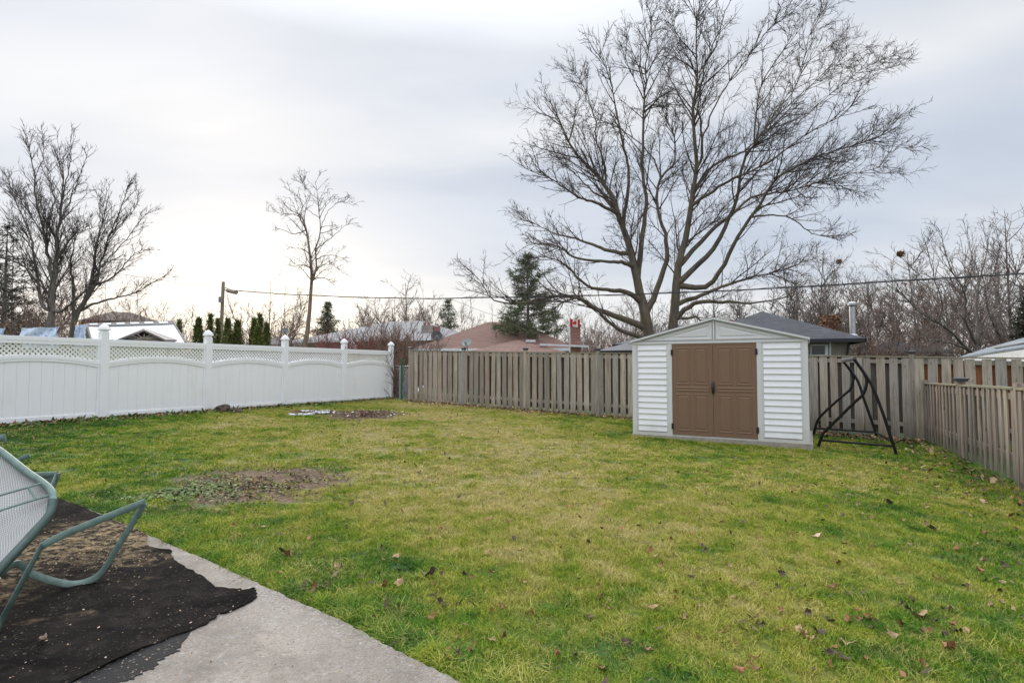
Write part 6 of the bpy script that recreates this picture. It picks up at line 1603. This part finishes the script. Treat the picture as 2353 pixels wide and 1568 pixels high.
special = [(1878, 1236, 'leaf_pink', 1.25, 'large pale pinkish curled leaf on the lawn in front of the shed doors'),
 (2115, 1422, 'leaf_tan', 1.5, 'large torn dry tan leaf in the lower right of the lawn'), (2181, 1497, 'leaf_rust', 1.3, 'big folded rusty leaf near the lower right picture corner'),
 (1880, 1461, 'leaf_dark', .9, 'single purplish dark leaf left of the large torn tan leaf'), (658, 1282, 'leaf_rust', 1.2, 'large reddish leaf standing in the grass above the patio crack'),
 (881, 1354, 'leaf_rust', .9, 'rusty leaf just left of the bright orange tan leaf near the patio'), (917, 1347, 'leaf_tan', .95, 'bright orange tan leaf right of a rusty leaf near the patio'),
 (985, 1327, 'leaf_dark', 1.2, 'dark curled leaf in the grass right of the orange tan leaf'), (717, 1363, 'leaf_rust', .9, 'rusty leaf lying against the patio edge'),
 (735, 1357, 'leaf_dark', .9, 'dark leaf lying against the patio edge'), (858, 1436, 'leaf_rust', .6, 'narrow orange leaf on the concrete by the grass edge'),
 (1703, 1549, 'leaf_rust', 1.0, 'rusty leaf at the bottom of the picture below the lawn centre'), (2045, 1160, 'leaf_dark', 1.6, 'dark leaf pile on the lawn in front of the swing frame'),
 (2032, 1152, 'leaf_tan', 1.2, 'tan leaf beside the dark leaf pile in front of the swing frame'), (2146, 1221, 'leaf_dark', 1.5, 'dark spiky leaf between the swing frame and the lower right corner'),
 (98, 1491, 'leaf_pink', .7, 'pinkish leaf scrap lying on the black mat')]
for (x, y, cn, s_, lb) in special: put_leaf(x, y, cn, s_, lb, None, .05 if lb.endswith('mat') or 'concrete' in lb else .028)
more = [(783, 1309, 'leaf_dark'), (829, 1332, 'leaf_dark'), (999, 1347, 'leaf_rust'), (999, 1371, 'leaf_dark'), (535, 1212, 'leaf_rust'), (581, 1213, 'leaf_tan'), (806, 1155, 'leaf_dark'), (991, 1424, 'leaf_rust'),
 (1052, 1474, 'leaf_tan'), (874, 1265, 'leaf_dark'), (1130, 1410, 'leaf_rust'), (1152, 1400, 'leaf_rust'), (1503, 1403, 'leaf_tan'), (1665, 1455, 'leaf_rust'), (1380, 1380, 'leaf_rust'), (1400, 1405, 'leaf_tan'),
 (1550, 1280, 'leaf_tan'), (1653, 1117, 'leaf_tan'), (1947, 1484, 'leaf_tan'), (1990, 1420, 'leaf_rust'), (2198, 1266, 'leaf_rust'), (2249, 1255, 'leaf_tan'), (2249, 1317, 'leaf_rust'), (2263, 1338, 'leaf_dark'),
 (2318, 1257, 'leaf_dark'), (1988, 1522, 'leaf_rust'), (2119, 1531, 'leaf_rust'), (2093, 1380, 'leaf_dark'), (2184, 1402, 'leaf_tan'), (2189, 1441, 'leaf_rust'), (1797, 1326, 'leaf_dark'), (124, 1050, 'leaf_dark')]
rl_ = random.Random(17)
while len(more) < 215:
    px = 2352 * rl_.random() ** .62; py = 985 + 560 * rl_.random() ** 1.1
    if px < 900 and rl_.random() < .6: continue
    if px < 1700 and rl_.random() < .3: continue
    if px > 1800 and rl_.random() < .2: pass
    g_ = G(px, py)
    if py < 1045 and (1440 < px < 1875): continue
    rr = RO + RD * max(0, (RO.y - g_.y) / -RD.y)
    if g_.x > rr.x - .15 or g_.y > 13.5: continue
    if inside_poly(np.array([g_.x]), np.array([g_.y]), patio_xy)[0]: continue
    more.append((px, py, rl_.choice(['leaf_rust', 'leaf_rust', 'leaf_tan', 'leaf_dark', 'leaf_dark'])))
for (x, y, cn) in more:
    g_ = G(x, y)
    col = 'by the patio' if x < 900 else ('mid lawn' if x < 1300 else ('below the shed' if x < 1800 else ('below the swing frame' if x < 2080 else 'by the low fence')))
    row = 'far back' if y < 1110 else ('halfway back' if y < 1250 else ('fairly near' if y < 1400 else 'nearest the camera'))
    put_leaf(x, y, cn, .72, 'small %s fallen leaf in the grass %s, %s' % (cname[cn], col, row), 'small %s fallen leaves %s, %s' % (cname[cn], col, row), rg=rl_)

# ================================================================== GRASS (uncountable: one object, instanced clumps)
def clump(seed, n, h, w, spread, flop):
    rg = np.random.default_rng(seed); V, Q = [], []
    for k in range(n):
        r_ = spread * math.sqrt(rg.random()); a_ = rg.random() * 6.28; x, y = r_ * math.cos(a_), r_ * math.sin(a_)
        hh = h * rg.uniform(.5, 1.25); az = rg.random() * 6.28; fl = flop * rg.uniform(.2, 1.5); dx, dy = math.cos(az), math.sin(az)
        fz = rg.random() * 6.28; sx_, sy_ = math.cos(fz) * w * .5, math.sin(fz) * w * .5; b = len(V)
        for i, (t, ww) in enumerate(((0, 1), (.4, .9), (.75, .6), (1, .12))):
            px = x + dx * fl * hh * t ** 1.8; py = y + dy * fl * hh * t ** 1.8; pz = hh * (t - .28 * fl * t * t) - .006
            V += [(px - sx_ * ww, py - sy_ * ww, pz), (px + sx_ * ww, py + sy_ * ww, pz)]
        for i in range(3): Q.append((b + 2 * i, b + 2 * i + 1, b + 2 * i + 3, b + 2 * i + 2))
    me = fast_mesh('clump', np.array(V), np.array(Q), M['grass']); return bpy.data.objects.new('clump', me)
near_c = [clump(200 + k, 60, .036, .0034, .075, 1.0) for k in range(4)]
far_c = [clump(210 + k, 60, .032, .0062, .11, 1.0) for k in range(4)]
long_c = [clump(220 + k, 42, .065, .0045, .075, 1.2) for k in range(3)]
def gn_instances(name, pts, scl, variants, label, parent=None):
    K = len(pts); me = bpy.data.meshes.new(name); me.vertices.add(K); me.vertices.foreach_set('co', pts.astype(np.float32).ravel())
    a1 = me.attributes.new('scl', 'FLOAT', 'POINT'); a1.data.foreach_set('value', scl.astype(np.float32))
    a2 = me.attributes.new('rot', 'FLOAT_VECTOR', 'POINT'); rr = np.stack([RG.normal(0, .12, K), RG.normal(0, .12, K), RG.random(K) * 6.28], 1).astype(np.float32); a2.data.foreach_set('vector', rr.ravel())
    a3 = me.attributes.new('pick', 'INT', 'POINT'); a3.data.foreach_set('value', RG.integers(0, len(variants), K).astype(np.int32))
    me.update(); ob = link(name, me, parent)
    g = bpy.data.node_groups.new(name, 'GeometryNodeTree'); g.interface.new_socket('Geometry', in_out='INPUT', socket_type='NodeSocketGeometry'); g.interface.new_socket('Geometry', in_out='OUTPUT', socket_type='NodeSocketGeometry')
    gi = g.nodes.new('NodeGroupInput'); go = g.nodes.new('NodeGroupOutput'); iop = g.nodes.new('GeometryNodeInstanceOnPoints'); gti = g.nodes.new('GeometryNodeJoinGeometry')
    for v in reversed(variants):
        oi = g.nodes.new('GeometryNodeObjectInfo'); oi.inputs['Object'].default_value = v; oi.inputs['As Instance'].default_value = True
        g.links.new(oi.outputs['Geometry'], gti.inputs[0])
    g.links.new(gti.outputs[0], iop.inputs['Instance']); iop.inputs['Pick Instance'].default_value = True
    def na(nm, typ):
        n_ = g.nodes.new('GeometryNodeInputNamedAttribute'); n_.data_type = typ; n_.inputs['Name'].default_value = nm; return n_.outputs['Attribute']
    g.links.new(na('pick', 'INT'), iop.inputs['Instance Index']); g.links.new(na('scl', 'FLOAT'), iop.inputs['Scale'])
    g.links.new(na('rot', 'FLOAT_VECTOR'), iop.inputs['Rotation'])
    g.links.new(gi.outputs[0], iop.inputs['Points']); g.links.new(iop.outputs[0], go.inputs[0])
    mod = ob.modifiers.new('scatter', 'NODES'); mod.node_group = g
    return ob
def yard(y0, y1, dens, seed):
    rg = np.random.default_rng(seed); X0, X1 = -1.05 * y1 - .6, 1.0 * y1 + .5; X0, X1 = max(X0, -13), min(X1, 9.5)
    K = int((X1 - X0) * (y1 - y0) * dens); x = rg.uniform(X0, X1, K); y = rg.uniform(y0, y1, K)
    ok = (np.abs(x) < y * .98 + .4)
    ok &= ~inside_poly(x, y, patio_xy)
    # inside the fences
    wd_ = np.array([WD.x, WD.y]); cr = (x - WF0.x) * wd_[1] - (y - WF0.y) * wd_[0]; ok &= cr < -0.25 * WL * .6
    bd = np.array([BD.x, BD.y]); cb2 = (x - BO.x) * bd[1] - (y - BO.y) * bd[0]; ok &= cb2 > 0.06 * BL
    rdv = np.array([RD.x, RD.y]); cr2 = (x - RO.x) * rdv[1] - (y - RO.y) * rdv[0]; ok &= (cr2 > 0.06) 
    # shed footprint
    sx_ = (x - sa.x) * sd.x + (y - sa.y) * sd.y; sy_ = -(x - sa.x) * sd.y + (y - sa.y) * sd.x
    ok &= ~((sx_ > -.06) & (sx_ < SW + .06) & (sy_ > -.07) & (sy_ < 2.4))
    w = np.array([mnoise.noise(Vector((a_ * 2.2, b_ * 2.2, 0))) for a_, b_ in zip(x, y)])
    for k, (cx, cy, rx, ry) in enumerate(PATCH):
        r_ = np.sqrt(((x - cx) / rx) ** 2 + ((y - cy) / ry) ** 2) + w * .45
        keep = rg.random(K) < np.clip((r_ - .75) * 3.2, 0.10 if k == 0 else .04, 1); ok &= keep
    return x[ok], y[ok]
allp = []
x, y = yard(2.0, 6.5, 360, 301)
z = gzn(x, y); s_ = RG.uniform(.7, 1.25, len(x))
gmain = gn_instances('grass', np.stack([x, y, z], 1), s_, near_c, ''); tag(gmain, 'short yellow green lawn grass nearest the camera', 'grass', kind='stuff')
x, y = yard(6.5, 21, 95, 302); z = gzn(x, y); s_ = RG.uniform(.75, 1.3, len(x))
tag(gn_instances('grass', np.stack([x, y, z], 1), s_, far_c, ''), 'short yellow green lawn grass in the rear half of the yard', 'grass', kind='stuff')
# longer grass along the patio edge and at fence feet
ex, ey = [], []
for i in range(1, len(edge) - 2):
    a_, b_ = edge[i], edge[i + 1]; L = (b_ - a_).length; K = int(L * 110); t = RG.random(K); d = (b_ - a_).normalized(); nn_ = Vector((-d.y, d.x, 0))
    if nn_.y < 0: nn_ = -nn_
    off = RG.exponential(.11, K) + .035
    ex += list(a_.x + (b_.x - a_.x) * t + nn_.x * off); ey += list(a_.y + (b_.y - a_.y) * t + nn_.y * off)
for (A_, B_, n_, sgn, w_) in (((w7.x, w7.y), (WF0.x, WF0.y), 700, -1, .25), ((BO.x, BO.y), (b8.x, b8.y), 500, -1, .15), ((RO.x, RO.y), (re_.x, re_.y), 700, -1, .22)):
    a1_, a2_ = along(A_, B_, n_, w_, sgn, n_); ex += list(a1_); ey += list(a2_)
f_l = sa - Vector((sd.x * .1, sd.y * .1)); f_r = sb + Vector((sd.x * .1, sd.y * .1)); a1_, a2_ = along((f_l.x, f_l.y), (f_r.x, f_r.y), 260, .05, -1, 88); ex += list(a1_ - .04); ey += list(a2_ - .10)
# random taller tufts
x, y = yard(2.2, 10, 5, 303); cl_ = np.array([mnoise.noise(Vector((a_ * .9, b_ * .9, 4))) for a_, b_ in zip(x, y)]); ex += list(x[cl_ > .05]); ey += list(y[cl_ > .05])
ex, ey = np.array(ex), np.array(ey); ok = ~inside_poly(ex, ey, patio_xy)
sx_ = (ex - sa.x) * sd.x + (ey - sa.y) * sd.y; sy_ = -(ex - sa.x) * sd.y + (ey - sa.y) * sd.x
ok &= ~((sx_ > -.1) & (sx_ < SW + .1) & (sy_ > -.1) & (sy_ < 2.4)); ex, ey = ex[ok], ey[ok]
tag(gn_instances('tall_grass', np.stack([ex, ey, gzn(ex, ey)], 1), RG.uniform(.6, 1.2, len(ex)), long_c, ''), 'longer green grass tufts along the patio edge and fence feet', 'grass', kind='stuff')
# snow-dusted ground strip seen through the gap beside the green post
q = [P(905, 870, 27), P(950, 870, 27), P(950, 858, 30), P(905, 858, 30)]
tag(MB().poly([(v.x, v.y, gz(v.x, v.y) + .01) for v in (P(890, 870, 26), P(960, 870, 26), P(980, 870, 33), P(880, 870, 33))]).build('snow_patch', M['snow']), kind='structure')
for o in bpy.data.objects:
    if '_w' in o: del o['_w']
